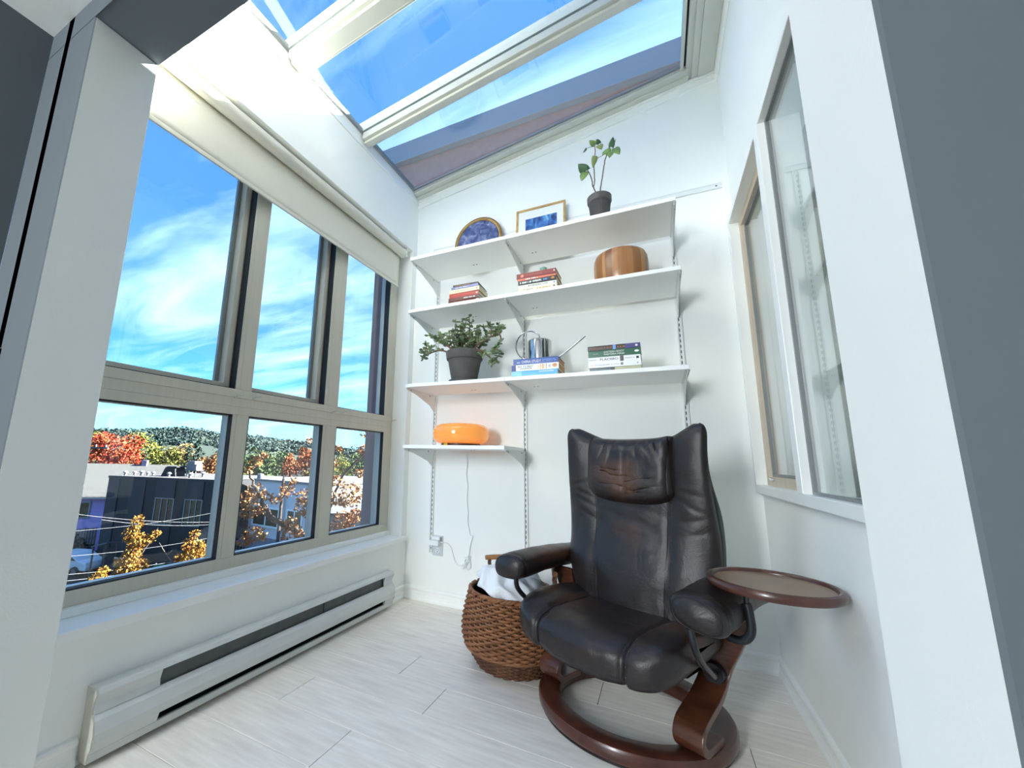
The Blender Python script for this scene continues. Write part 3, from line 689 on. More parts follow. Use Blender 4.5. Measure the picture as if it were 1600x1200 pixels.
for ph in (0, PI / 2, PI):
    mb.tube([((0.205 + 0.006 * math.cos(20 * a + ph)) * math.cos(a), (0.205 + 0.006 * math.cos(20 * a + ph)) * math.sin(a), 0.334 + 0.006 * math.sin(20 * a + ph)) for a in [2 * PI * k / 160 for k in range(160)]], 0.0062, 6, closed=True)
mb.build('braided_rim', WICK, bk0, smooth=True)
mb = MB(); mb.tube([((brad(0.092) + 0.006) * math.cos(q * PI / 40), (brad(0.092) + 0.006) * math.sin(q * PI / 40), 0.092) for q in range(80)], 0.006, 6, closed=True); mb.build('band', WICK, bk0, smooth=True)
HANDW = mat('handle_wood', (176, 124, 76), 0.5, nscale=12, rgb2=(130, 86, 50))
for rz in (2.25, 0.25):
    h = thing('handle'); h.parent = bk0; h.rotation_euler = (0, 0, rz)
    for off in (-0.05, 0.05):
        for k in range(3):
            MB().tube([(0.204 + 0.005 * math.cos(9 * t + k * 2.1), off + 0.005 * math.sin(9 * t + k * 2.1), 0.31 + 0.125 * t) for t in [q / 24 for q in range(25)]], 0.0055, 6).build('handle_strand', WICKD, h, smooth=True)
    MB().tube([(0.204, -0.072, 0.439), (0.204, -0.03, 0.4405), (0.204, 0.03, 0.4405), (0.204, 0.072, 0.439)], [0.0125, 0.0135, 0.0135, 0.0125], 12).build('grip', HANDW, h, smooth=True)
TOWEL = mat('white_fleece', (236, 238, 240), 0.95, noise=0.02, bump=0.25, bscale=260)
def bl(u, v):
    a = 2 * PI * u; t = v * PI * 0.5
    r = 0.172 * math.sin(t) ** 0.8 * (1 + 0.10 * noise3(math.cos(a), math.sin(a), v * 2, 1.7)); z = 0.325 + 0.095 * math.cos(t) * (1 + 0.30 * noise3(math.cos(a) * 1.2, math.sin(a) * 1.2, v, 1.4)) + 0.05 * math.exp(-((a - 3.6) / 0.7) ** 2) * math.sin(t)
    f = 0.011 * math.sin(5 * a + 6 * v + 2 * noise3(math.cos(a), math.sin(a), v, 2)) * math.sin(t)
    return ((r + f) * math.cos(a), (r + f) * math.sin(a), z + 0.010 * math.sin(7 * a - 9 * v))
o = MB().grid(bl, 90, 40, cu=True).build('folded_blanket', TOWEL, None, smooth=True, loc=(0.965, -0.545, 0.0), angle=180)
tag(o, 'white fleece blanket bundled inside the wicker basket', 'blanket')

# ================================================================== BASEBOARD HEATER
ht = thing('baseboard_heater', 'long white electric baseboard heater low on the wall under the window sill', 'heater', (0, -1.875, 0))
HL = 1.655
ENDP = [(0.0006, 0.018), (0.052, 0.018), (0.056, 0.045), (0.066, 0.062), (0.070, 0.10), (0.062, 0.135), (0.046, 0.150), (0.042, 0.172), (0.058, 0.206), (0.050, 0.222), (0.0006, 0.222)]
for nm, a, b_ in (('end_cap', 0.0, 0.006), ('end_cap', HL - 0.006, HL)): MB().prism(ENDP, 'y', a, b_).build(nm, SCUFF, ht)
MB().prism([(0.0006, 0.206), (0.058, 0.206), (0.050, 0.222), (0.0006, 0.222)], 'y', 0.006, HL - 0.006).build('top_hood', HEATM, ht, bevel=0.002)
MB().box(0.0006, 0.006, 0.006, HL - 0.006, 0.018, 0.206).build('back_plate', DARKM, ht)
FRP = [(0.056, 0.070), (0.0685, 0.074), (0.070, 0.10), (0.062, 0.135), (0.046, 0.150), (0.043, 0.150), (0.058, 0.133), (0.066, 0.10), (0.0645, 0.076)]
MB().prism(FRP, 'y', 0.006, HL - 0.006).build('front_cover', HEATM, ht)
MB().prism([(0.010, 0.018), (0.052, 0.018), (0.054, 0.042), (0.049, 0.044), (0.010, 0.026)], 'y', 0.006, HL - 0.006).build('bottom_rail', HEATM, ht)
for a, b_ in ((0.006, 0.20), (HL - 0.10, HL - 0.006)):
    MB().prism([(0.044, 0.148), (0.050, 0.150), (0.046, 0.174), (0.056, 0.2055), (0.04, 0.2055)], 'y', a, b_).build('control_cover', HEATM, ht)
    MB().prism([(0.046, 0.044), (0.056, 0.044), (0.0665, 0.0735), (0.046, 0.0735)], 'y', a, b_).build('control_cover', HEATM, ht)
MB().box(0.012, 0.036, 0.2, HL - 0.1, 0.062, 0.20).build('heating_element', mat('heater_element', (92, 98, 94), 0.6, noise=0.2, nscale=20), ht)
MB().box(0.036, 0.040, 1.02, 1.024, 0.15, 0.205).build('divider', DARKM, ht)

# ================================================================== SHELVING
UX = {'left': 0.211, 'middle': 0.885, 'right': 1.799}
SZ = {'top': 2.320, 'second': 1.940, 'third': 1.433, 'lowest': 1.042}
SD = 0.424; ST = 0.022
hr = thing('hang_rail', 'white horizontal hanging rail on the wall, its bare end right of the top shelf', 'rail', (0, 0, 2.575))
MB().box(0.16, 2.068, -0.010, -0.0006, -0.016, 0.016).box(0.16, 2.068, -0.013, -0.010, 0.012, 0.016).box(0.16, 2.068, -0.013, -0.010, -0.016, -0.012).build('rail_strip', STEELW, hr)
mb = MB()
for x in (2.04, 1.0, 0.4): MB().tube([(x, -0.0101, 0), (x, -0.0112, 0)], 0.0045, 10).build('screw_hole', DARKM, hr)
for nm, zb in (('left', 0.322), ('middle', 0.43), ('right', 0.45)):
    x = UX[nm]
    u = thing('shelf_upright', f'slotted white metal shelf upright, {nm} one of the three on the wall', 'upright', (x, 0, zb), group=None)
    h = 2.56 - zb
    MB().box(-0.013, -0.0065, -0.014, -0.0006, 0, h).box(0.0065, 0.013, -0.014, -0.0006, 0, h).box(-0.0065, 0.0065, -0.004, -0.0006, 0, h).build('channel', STEELW, u)
    mb = MB(); k = 0
    while 0.03 + 0.032 * k < h - 0.02:
        z = 0.02 + 0.032 * k; mb.box(-0.004, 0.001, -0.0046, -0.0041, z, z + 0.017); k += 1
    mb.build('slots', SLOTM, u)['kind'] = 'stuff'
for nm, z in SZ.items():
    spans = [('left', 'middle')] + ([('middle', 'right')] if nm != 'lowest' else [])
    for a, b_ in spans:
        x0, x1 = UX[a] - (0.0 if a == 'left' else -0.001), UX[b_] - (0.001 if b_ == 'middle' else -0.004)
        side = 'left' if a == 'left' else 'right'
        lab = {'top': 'topmost', 'second': 'second from top', 'third': 'third from top', 'lowest': 'lowest'}[nm]
        s = thing('shelf_board', f'white shelf board, {lab}' + (f', its {"short left" if side == "left" else "long right"} half' if nm != 'lowest' else ', short one carrying the orange lamp'), 'shelf', (x0, -SD, z - ST))
        MB().box(0, x1 - x0, 0, SD - 0.045, 0, ST).build('board', SHELFW, s, bevel=0.0015, seg=1)
        mb = MB(); L_ = x1 - x0
        for fx, fy in ((0.12 if side == 'right' else 0.55, 0.24),): 
            for dx in (0, 0.022): mb.tube([(L_ * fx + dx, fy, -0.0008), (L_ * fx + dx, fy, 0.0)], 0.005, 8)
        mb.build('screw_hole', DARKM, s)['kind'] = 'stuff'
    for nm2, x in UX.items():
        if nm == 'lowest' and nm2 == 'right': continue
        lab = {'top': 'topmost', 'second': 'second', 'third': 'third', 'lowest': 'lowest'}[nm]
        bkt = thing('shelf_bracket', f'white steel bracket under the {lab} shelf on the {nm2} upright', 'bracket', (x, 0, z - ST), group=None)
        dx = 0.004 if nm2 == 'left' else (-0.004 if nm2 == 'right' else 0)
        MB().prism([(-0.0145, -0.0008), (-0.0145, -0.115), (-0.03, -0.118), (-0.10, -0.078), (-0.30, -0.026), (-0.405, -0.014), (-0.416, -0.0008)], 'x', dx - 0.0022, dx + 0.0022).build('web', STEELW, bkt)
        MB().box(dx - 0.0105, dx + 0.0105, -0.416, -0.03, -0.0024, -0.0006).build('flange', STEELW, bkt)
        mb = MB()
        for yy in (-0.36, -0.10): mb.tube([(dx + 0.0022, yy, -0.011), (dx + 0.0045, yy, -0.011)], 0.005, 8)
        mb.build('screw', SASH, bkt)['kind'] = 'stuff'

# ================================================================== BOOKS
PAGES = mat('page_edges', (232, 224, 204), 0.9, nscale=3, stretch=(1, 1, 160), rgb2=(206, 196, 172))
PAGEO = mat('buff_page_edges', (214, 168, 112), 0.9, nscale=3, stretch=(1, 1, 160), rgb2=(190, 142, 88))
INKW = mat('white_ink', (240, 240, 236), 0.6, noise=0.01); INKB = mat('black_ink', (34, 32, 36), 0.6, noise=0.01)
INKR = mat('red_ink', (176, 58, 50), 0.6, noise=0.01); INKG = mat('ochre_ink', (196, 132, 58), 0.6, noise=0.01); INKP = mat('pale_blue_ink', (128, 168, 226), 0.6, noise=0.01)
INKL = mat('grey_ink', (168, 168, 172), 0.6, noise=0.01)
def cover(rgb): return mat('cover_%d_%d_%d' % rgb, rgb, 0.35, noise=0.05, nscale=12)
def book(x, y, z, L_, D, T, rgb, label, rz=0.0, group=None, pages=None):
    b_ = thing('book', label, 'book', (x, y, z), rz, group)
    c = cover(rgb); t = 0.0018
    MB().box(0, L_, 0, D, 0.0003, t).box(0, L_, 0, D, T - t - 0.0003, T - 0.0003).box(0, L_, 0, t, t, T - t - 0.0003).build('cover', c, b_, bevel=0.0006, seg=1)
    MB().box(0.003, L_ - 0.003, t, D - 0.003, t, T - t - 0.0003).build('pages', pages or PAGES, b_)
    return b_
def patch(b_, x0, x1, z0, z1, m, name='spine_panel', d=0.0005):
    return MB().box(x0, x1, -d, -0.0001, z0, z1).build(name, m, b_)
def bar_text(b_, x0, x1, z, h, m, seed):
    """lettering too small to read in the photograph: a row of small marks"""
    rr = random.Random(seed); mb = MB(); x = x0
    while x < x1:
        w = rr.uniform(0.003, 0.006); mb.box(x, x + w, -0.0006, -0.0001, z - h / 2 * rr.uniform(0.7, 1), z + h / 2 * rr.uniform(0.7, 1)); x += w + 0.0022 + (0.005 if rr.random() < 0.18 else 0)
    o = mb.build('small_print', m, b_); o['kind'] = 'stuff'; return o
# --- second shelf, left stack (bottom to top)
z = SZ['second'] + 0.0005; G = None
bA = [(0.489, -0.385, 0.216, 0.160, 0.024, (132, 84, 70), 'brown-red paperback at the bottom of the left stack on the second shelf'),
      (0.493, -0.388, 0.212, 0.160, 0.022, (116, 70, 66), 'dark maroon book, second from bottom in the left second-shelf stack'),
      (0.497, -0.385, 0.206, 0.155, 0.030, (184, 62, 56), 'bright red book in the middle of the left second-shelf stack'),
      (0.499, -0.386, 0.208, 0.155, 0.027, (232, 222, 188), 'cream book lying on the bright red one in the left stack'),
      (0.510, -0.384, 0.190, 0.150, 0.018, (140, 140, 186), 'lavender book under the dark one in the left stack'),
      (0.520, -0.380, 0.174, 0.140, 0.016, (44, 50, 66), 'thin navy black book topping the left second-shelf stack')]
for i, (x, y, L_, D, T, rgb, lab) in enumerate(bA):
    b_ = book(x, y, z, L_, D, T, rgb, lab, rz=(0.01, -0.02, 0.015, 0.0, -0.015, 0.03)[i])
    if i == 2: patch(b_, L_ - .02, L_ - .010, T * .4, T * .65, INKW, 'emblem'); 
    if i in (1, 0): bar_text(b_, .11, .19, T / 2, .008, INKW, i)
    if i == 0: patch(b_, L_ - .022, L_ - 0.002, .002, T - .002, INKW)
    if i == 3: bar_text(b_, .04, .17, T / 2, .006, INKL, 9); patch(b_, L_ - .02, L_ - .012, T * .3, T * .7, INKG, 'emblem')
    if i == 4: bar_text(b_, .03, .12, T / 2, .005, INKW, 5)
    if i == 5: bar_text(b_, .015, .12, T / 2, .005, INKG, 6)
    z += T
# --- second shelf, right stack
z = SZ['second'] + 0.0005
bB = [(0.962, -0.402, 0.228, 0.155, 0.024, (238, 228, 200), 'cream book titled CURED at the bottom of the middle second-shelf stack'),
      (0.966, -0.402, 0.224, 0.150, 0.023, (240, 238, 230), 'white book with black capitals above the cream CURED book'),
      (0.964, -0.402, 0.226, 0.150, 0.027, (36, 38, 46), 'black book with white title in the middle second-shelf stack'),
      (0.960, -0.402, 0.228, 0.155, 0.014, (226, 120, 96), 'thin coral orange book between the black and the dark red books'),
      (0.955, -0.402, 0.232, 0.160, 0.032, (142, 52, 54), 'thick dark red book topping the middle stack, under the glass ornament')]
for i, (x, y, L_, D, T, rgb, lab) in enumerate(bB):
    b_ = book(x, y, z, L_, D, T, rgb, lab, rz=(0.0, 0.01, -0.012, 0.008, 0.0)[i], pages=PAGEO if i < 2 else None)
    if i == 0: text_part('CURED', .019, INKL, b_, (.062, -0.0004, T / 2)); bar_text(b_, .115, .19, T / 2, .008, INKG, 2); patch(b_, .208, .218, .006, .018, mat('blue_ink', (90, 100, 150), .6), 'emblem')
    if i == 1: text_part('INTENDED LIFE', .0125, INKB, b_, (.115, -0.0004, T / 2), width=.115); patch(b_, .205, .214, .006, .016, INKL, 'emblem')
    if i == 2: bar_text(b_, .012, .135, T / 2, .013, INKW, 12); bar_text(b_, .15, .175, T / 2, .012, INKP, 13); MB().sphere((.205, 0.0006, T / 2), (.012, .0012, .008), 14, 8).build('emblem', INKG, b_)
    if i == 3: bar_text(b_, .05, .12, T / 2, .008, INKW, 14); patch(b_, .2, .213, .003, .011, INKG, 'emblem')
    if i == 4: MB().lathe([(0, 0), (.0095, 0), (.0095, .0006), (0, .0006)], 18, M=Matrix.Rotation(PI / 2, 4, 'X')).build('emblem', cover((232, 140, 110)), b_, loc=(.034, -0.0002, T / 2)); patch(b_, L_ - .014, L_ - .006, T * .45, T * .7, INKW, 'emblem'); bar_text(b_, .06, .15, T / 2, .012, cover((170, 84, 78)), 15)
    z += T
GLS = mat('green_glass', (176, 224, 205), 0.08, noise=0.02, trans=0.15)
g = thing('glass_ornament', 'small pale green glass ornament lying on the dark red book', 'ornament', (1.10, -0.335, z))
MB().lathe([(0, 0), (.030, 0.0005), (.034, .008), (.026, .016), (.012, .020), (.009, .028), (.016, .034), (.022, .040), (.012, .047), (0, .049)], 20).build('body', GLS, g, smooth=True)
# --- third shelf, blue stack
z = SZ['third'] + 0.0005
bC = [(0.917, -0.388, 0.264, 0.180, 0.036, (92, 178, 220), 'sky blue book at the bottom of the stack under the watering can'),
      (0.917, -0.388, 0.270, 0.185, 0.037, (244, 243, 240), 'white book titled EAT TO BEAT DISEASE, in the middle of the blue stack'),
      (0.927, -0.385, 0.258, 0.190, 0.036, (52, 84, 158), 'dark blue book titled CHINA STUDY under the watering can')]
for i, (x, y, L_, D, T, rgb, lab) in enumerate(bC):
    b_ = book(x, y, z, L_, D, T, rgb, lab, rz=(0.0, 0.0, 0.012)[i], pages=PAGEO)
    if i == 0: patch(b_, .0, .06, .002, T - .002, cover((140, 206, 228))); bar_text(b_, .16, .24, T * .75, .007, INKW, 21)
    if i == 1:
        patch(b_, .0005, .026, .0005, T - .001, cover((56, 74, 140))); text_part('EAT TO BEAT', .0135, INKB, b_, (.083, -0.0004, T * .66), width=.092); text_part('DISEASE', .0135, INKB, b_, (.086, -0.0004, T * .34), width=.066)
        for k in range(3): patch(b_, .150 + k * .014, .160 + k * .014, .004, T - .004, cover(((240, 206, 176), (242, 190, 150), (226, 168, 120))[k]))
        patch(b_, .199, .203, .003, T - .003, cover((188, 120, 70)))
        bar_text(b_, .214, .226, T / 2, .020, INKL, 22); MB().sphere((.248, .0006, T / 2), (.016, .0012, .0135), 18, 8).build('cover_picture', cover((206, 136, 70)), b_)
    if i == 2: text_part('CHINA STUDY', .021, INKW, b_, (.105, -0.0004, T * .45), width=.112); bar_text(b_, .022, .04, T * .38, .006, INKW, 24); bar_text(b_, .17, .235, T * .62, .005, INKP, 25); bar_text(b_, .17, .24, T * .42, .005, INKP, 26)
    z += T
ZC = z
# --- third shelf, right stack
z = SZ['third'] + 0.0005
bD = [(1.348, -0.388, 0.250, 0.160, 0.022, (92, 108, 110), 'grey green book at the bottom of the right stack on the third shelf'),
      (1.342, -0.390, 0.256, 0.165, 0.028, (243, 243, 240), 'plain white book beneath the PLACEBO book'),
      (1.342, -0.388, 0.254, 0.165, 0.030, (244, 244, 242), 'white book titled PLACEBO in the right third-shelf stack'),
      (1.344, -0.388, 0.254, 0.170, 0.036, (44, 100, 72), 'green book titled EASTERN BODY WESTERN MIND'),
      (1.342, -0.388, 0.256, 0.160, 0.026, (66, 56, 58), 'dark book with gold title and violet end on the right third-shelf stack')]
for i, (x, y, L_, D, T, rgb, lab) in enumerate(bD):
    b_ = book(x, y, z, L_, D, T, rgb, lab, rz=(0.0, -0.008, 0.004, 0.0, 0.006)[i])
    if i == 0: patch(b_, .105, .124, .002, T - .002, cover((58, 72, 78))); patch(b_, .1245, .2495, .0008, T - .0008, cover((186, 182, 148)))
    if i == 1: bar_text(b_, .012, .15, T * .5, .005, INKL, 31); MB().lathe([(0, 0), (.0075, 0), (.0075, .0006), (0, .0006)], 18, M=Matrix.Rotation(PI / 2, 4, 'X')).build('emblem', SASH, b_, loc=(.166, -0.0002, T / 2)); patch(b_, .236, .243, .010, .017, INKL, 'emblem')
    if i == 2: text_part('PLACEBO', .016, INKB, b_, (.104, -0.0004, T / 2), width=.088); patch(b_, .158, .175, .001, T - .001, cover((92, 82, 80))); bar_text(b_, .182, .225, T / 2, .005, INKL, 33); patch(b_, .234, .246, .009, .021, INKB, 'emblem'); bar_text(b_, .005, .045, T / 2, .005, INKL, 35)
    if i == 3: text_part('EASTERN BODY', .0135, INKW, b_, (.128, -0.0004, T * .68), width=.098); text_part('WESTERN MIND', .0135, INKW, b_, (.128, -0.0004, T * .32), width=.102); MB().sphere((.236, .0006, T * .5), (.013, .0012, .007), 14, 8).build('emblem', INKW, b_); bar_text(b_, .025, .05, T / 2, .004, INKL, 36)
    if i == 4: text_part('THE BIOLOGY OF BELIEF', .0105, INKG, b_, (.066, -0.0004, T / 2), width=.112); patch(b_, .126, .140, .001, T - .001, INKP); patch(b_, .1855, .2555, .0008, T - .0008, cover((74, 66, 128))); bar_text(b_, .148, .185, T / 2, .008, INKG, 38); MB().sphere((.238, .0, T * .5), (.007, .0014, .006), 12, 8).build('emblem', INKW, b_)
    z += T

# ================================================================== WATERING CAN
wc = thing('watering_can', 'polished steel watering can with hoop handle and long spout on the blue books', 'watering can', (1.057, -0.285, ZC + 0.0005))
MB().lathe([(0, 0), (.066, 0), (.0695, .004), (.0695, .108), (.0685, .120), (.063, .126), (.048, .1275), (.046, .126), (.046, .122), (.0, .120)], 56).build('body', CHROME, wc, smooth=True)
hc = [(-.062 - .075 + .088 * math.cos(a) , 0, .100 + .092 * math.sin(a)) for a in [math.radians(d) for d in range(-62, 36 + 0, 7)]]
ring = [(-0.064 + .080 * math.cos(a), 0, .104 + .088 * math.sin(a)) for a in [math.radians(d) for d in range(38, 262, 8)]]
MB().tube(smoothpts([(0.0, 0, .124)] + ring + [(-0.0695, 0, .018)], 2), 0.0042, 10).build('handle', CHROME, wc, smooth=True)
MB().tube(smoothpts([(.064, 0, .018), (.10, 0, .014), (.14, 0, .034), (.261, 0, .126)], 8), [0.010 - 0.0055 * k / 24 for k in range(25)], 12).build('spout', CHROME, wc, smooth=True)

# ================================================================== WOODEN BOWL OF STAVES
bw = thing('wooden_bowl', 'round striped acacia wood bowl upside down on the second shelf', 'bowl', (1.520, -0.262, SZ['second'] + 0.0005))
woods = [mat('acacia_%d' % i, c, 0.35, nscale=4, stretch=(4, 4, 0.7), rgb2=d, lo=0.3, hi=0.7, coat=0.2) for i, (c, d) in enumerate((((172, 120, 72), (148, 96, 56)), ((184, 134, 84), (162, 110, 66)), ((152, 100, 58), (128, 80, 46)), ((192, 144, 92), (170, 120, 74)), ((162, 110, 64), (138, 88, 50)), ((178, 126, 76), (152, 102, 60))))]
BPF = [(.134, 0), (.140, .02), (.142, .075), (.142, .122), (.139, .155), (.130, .177), (.113, .188), (.087, .191), (.0, .191)]
a = 0.0; k = 0
while a < 2 * PI - 0.12:
    w_ = min(R.uniform(0.12, 0.26), 2 * PI - a)
    if 2 * PI - a - w_ < 0.12: w_ = 2 * PI - a
    MB().lathe(BPF + [(.0, .18), (.082, .18), (.12, .17), (.127, .11), (.127, 0), (.134, 0)], 4, a0=a, a1=a + w_ - 0.004).build('stave', woods[(k * 5 + k // 3) % 6], bw, smooth=True); a += w_; k += 1

# ================================================================== ORANGE LAMP
LG = mat('orange_glass_lit', (236, 152, 72), 0.12, noise=0.05, nscale=3, emit=0.12, emit_rgb=(255, 158, 62), coat=0.5)
lp = thing('table_lamp', 'glowing orange ring-shaped glass lamp on the lowest shelf', 'lamp', (0.515, -0.205, SZ['lowest'] + 0.0005))
prof = []
for i in range(33):
    t = 2 * PI * i / 32; prof.append((0.108 + 0.075 * spow(math.cos(t), 0.9), 0.078 + 0.064 * spow(math.sin(t), 0.72)))
MB().lathe(prof, 64).build('shade', LG, lp, smooth=True, angle=180)
MB().lathe([(0, 0), (.118, 0), (.128, .006), (.126, .017), (0, .017)], 48).build('base', mat('lamp_base_dark', (70, 52, 34), 0.4), lp, smooth=True)
MB().box(-.055, -.030, -.137, -.112, 0.0005, .020).build('brass_foot', mat('brass', (206, 168, 62), 0.3, metal=0.6), lp, bevel=0.003)
CX = 0.515; CY = -0.205; CZ = SZ['lowest'] + 0.0005
def rel(p): return (p[0] - CX, p[1] - CY, p[2] - CZ)
cordpts = [(0.50, -0.075, 1.052), (0.478, -0.035, 1.050), (0.474, -0.028, 1.03), (0.478, -0.014, 0.93), (0.470, -0.010, 0.86), (0.482, -0.008, 0.78), (0.476, -0.008, 0.70), (0.486, -0.008, 0.62), (0.486, -0.008, 0.545), (0.504, -0.008, 0.47), (0.522, -0.009, 0.462), (0.508, -0.010, 0.41), (0.496, -0.012, 0.33)]
MB().tube(smoothpts([rel(p) for p in cordpts], 6), 0.0036, 6).build('cord', CORDM, lp, smooth=True)
loops = []
for k in range(60):
    t = k / 59 * 6 * PI; loops.append(rel((0.486 + 0.020 * math.sin(t) + 0.01 * math.sin(t * .37), -0.014 - 0.006 * math.cos(t * .5), 0.292 + 0.042 * math.cos(t * 0.82 + 0.4))))
MB().tube(loops, 0.0032, 6).build('cord_bundle', CORDM, lp, smooth=True)
MB().tube([rel((0.470, -0.014, 0.316)), rel((0.500, -0.014, 0.320))], 0.008, 8).build('cord_tie', CORDM, lp, smooth=True)
MB().tube(smoothpts([rel(p) for p in ((0.470, -0.012, 0.285), (0.44, -0.010, 0.268), (0.405, -0.010, 0.278), (0.385, -0.010, 0.320), (0.365, -0.010, 0.372), (0.338, -0.02, 0.398), (0.300, -0.036, 0.402))], 6), 0.0040, 6).build('cord', CORDM, lp, smooth=True)
MB().box(*[0.218 - CX, 0.288 - CX], *[-0.052 - CY, -0.0095 - CY], 0.378 - CZ, 0.412 - CZ).build('plug_adapter', CORDM, lp, bevel=0.004)
ol = thing('wall_outlet', 'white wall socket with a plug-in adapter beside the left upright', 'outlet', (0.262, 0, 0.372))
MB().box(-0.040, 0.040, -0.006, -0.0006, -0.066, 0.066).build('cover_plate', mat('outlet_plate', (206, 212, 214), 0.35), ol, bevel=0.003)
for dz in (-0.03,):
    MB().lathe([(0, -0.0006), (.018, -0.0006), (.018, .0015), (0, .0015)], 24, M=Matrix.Rotation(PI / 2, 4, 'X')).build('socket', CORDM, ol, loc=(0, -0.0075, dz))
    for a_ in ((-.0085, -.0060, dz - .002, dz + .010), (.0060, .0085, dz - .002, dz + .009), (-.003, .003, dz - .012, dz - .006)): MB().box(a_[0], a_[1], -.0105, -.0092, a_[2], a_[3]).build('socket_slot', INKB, ol)
MB().box(-.034, .030, -.042, -.0065, .042, .064).build('upper_plug', CORDM, ol, bevel=0.003)
MB().box(.030, .0345, -.026, -.016, .034, .060).build('plug_prong', SASH, ol)

# ================================================================== POTTED PLANTS
def lathe_pot(prof, m, parent, name='pot', loc=None):
    return MB().lathe(prof, 48).build(name, m, parent, smooth=True, loc=loc)
CLAY = mat('dark_clay', (92, 88, 86), 0.85, noise=0.18, nscale=16, bump=0.15, bscale=90)
SOIL = mat('potting_soil', (48, 38, 30), 0.95, noise=0.3, nscale=40, bump=0.6, bscale=120)
JADE = mat('jade_leaf', (128, 148, 100), 0.4, nscale=9, rgb2=(78, 94, 68), lo=0.3, hi=0.7)
STEM = mat('jade_stem', (122, 92, 78), 0.75, nscale=20, rgb2=(90, 66, 56))
jp = thing('potted_jade_plant', 'bushy jade plant with drooping branches in a dark clay pot on the third shelf', 'plant', (0.578, -0.305, SZ['third'] + 0.0005))
MB().lathe([(0, 0), (.088, 0), (.097, .006), (.100, .018), (.094, .018), (.084, .007), (0, .007)], 48).build('saucer', CLAY, jp, smooth=True)
lathe_pot([(0, .008), (.076, .008), (.080, .012), (.106, .150), (.114, .152), (.116, .158), (.122, .200), (.120, .205), (.112, .205), (.106, .160), (.10, .18), (0, .18)], CLAY, jp)
MB().lathe([(0, .186), (.04, .188), (.108, .184)], 32).build('soil', SOIL, jp, smooth=True)
stm = MB(); lf = MB()
def leaf_blob(mb, p, d, L_, w):
    d = Vector(d).normalized(); q = d.to_track_quat('Z', 'Y').to_matrix().to_4x4()
    mb.sphere(Vector(p) + d * L_ * 0.5, (w * 0.5, w * 0.22, L_ * 0.5), 8, 6, M=q @ Matrix.Rotation(R.uniform(0, PI), 4, 'Z'))
def jade_branch(pts, r0, r1, tips, n_leaf=8, spread=1.0):
    P = smoothpts(pts, 6); stm.tube(P, [r0 + (r1 - r0) * i / (len(P) - 1) for i in range(len(P))], 7)
    for i in range(n_leaf):
        t = 0.45 + 0.55 * i / max(1, n_leaf - 1); p = P[int(t * (len(P) - 1))]
        for s_ in (1, -1):
            d = Vector((s_ * R.uniform(0.4, 1) * spread, R.uniform(-0.9, 0.9), R.uniform(-0.3, 1.0))); leaf_blob(lf, p, d, R.uniform(.026, .038), R.uniform(.017, .023))
def twig(base, tip, n=5):
    base, tip = Vector(base), Vector(tip); mid = (base + tip) / 2 + Vector((R.uniform(-.01, .01), R.uniform(-.01, .01), 0)); P = smoothpts([base, mid, tip], 4)
    stm.tube(P, [.0042 - .0022 * i / (len(P) - 1) for i in range(len(P))], 6)
    for i in range(n):
        p = P[int((0.25 + 0.75 * i / max(1, n - 1)) * (len(P) - 1))]; ax = R.uniform(0, PI)
        for s_ in (0, PI):
            d = Vector((math.cos(ax + s_), math.sin(ax + s_), R.uniform(-.1, .7))); leaf_blob(lf, p, d, R.uniform(.024, .037), R.uniform(.016, .022))
    leaf_blob(lf, tip, tip - base, .022, .013)
B0 = (0, 0, .185)
stm.tube(smoothpts([(-.02, .0, .18), (-.025, .0, .24), (-.03, 0, .29)], 4), [.014, .013, .012, .012, .011, .010, .010, .009, .009], 8)
jade_branch([(-.05, -.02, .185), (-.095, -.02, .24), (-.14, -.03, .27), (-.205, -.03, .315)], .008, .004, None, 9)
for b_, t_ in (((-.14, -.03, .27), (-.15, -.05, .33)), ((-.17, -.03, .29), (-.20, 0.02, .36)), ((-.19, -.03, .305), (-.25, -.04, .335)), ((-.10, -.02, .245), (-.09, -.05, .33))): twig(b_, t_, 5)
jade_branch([(-.08, -.04, .195), (-.13, -.06, .215), (-.18, -.07, .213), (-.235, -.08, .190)], .006, .004, None, 2)
for b_, t_ in (((-.225, -.08, .198), (-.245, -.08, .27)), ((-.235, -.08, .19), (-.275, -.08, .225)), ((-.235, -.08, .19), (-.255, -.09, .165)), ((-.21, -.08, .20), (-.20, -.09, .235))): twig(b_, t_, 4)
for dx, dy, hh in ((-.075, 0, .17), (-.045, -.04, .21), (-.02, .03, .25), (.0, -.03, .225), (.03, .02, .26), (.055, -.03, .20), (.085, .0, .165), (-.055, .05, .20), (.02, -.07, .16), (-.10, .03, .12), (.11, .03, .11), (.045, .06, .17), (-.03, -.06, .14), (.075, -.06, .12)):
    twig((dx * .35, dy * .5, .19), (dx, dy, .19 + hh * 0.55), 5); twig((dx * .8, dy * .9, .19 + hh * 0.38), (dx * 1.1 + R.uniform(-.02, .02), dy + R.uniform(-.02, .02), .19 + hh), 5)
jade_branch([(.06, -.02, .19), (.10, -.03, .235), (.15, -.03, .26), (.20, -.03, .285)], .007, .004, None, 3)
for b_, t_ in (((.19, -.03, .28), (.185, -.03, .36)), ((.20, -.03, .285), (.235, -.02, .355)), ((.2, -.03, .285), (.25, -.04, .30)), ((.16, -.03, .265), (.15, -.05, .34)), ((.22, -.03, .30), (.265, -.05, .33)), ((.11, -.03, .24), (.115, -.05, .31))): twig(b_, t_, 5)
jade_branch([(.245, -.04, .30), (.262, -.05, .25), (.245, -.06, .205), (.225, -.06, .17)], .005, .004, None, 8)
jade_branch([(.09, -.05, .195), (.14, -.07, .19), (.17, -.08, .165), (.205, -.09, .135), (.23, -.09, .108)], .0075, .004, None, 2)
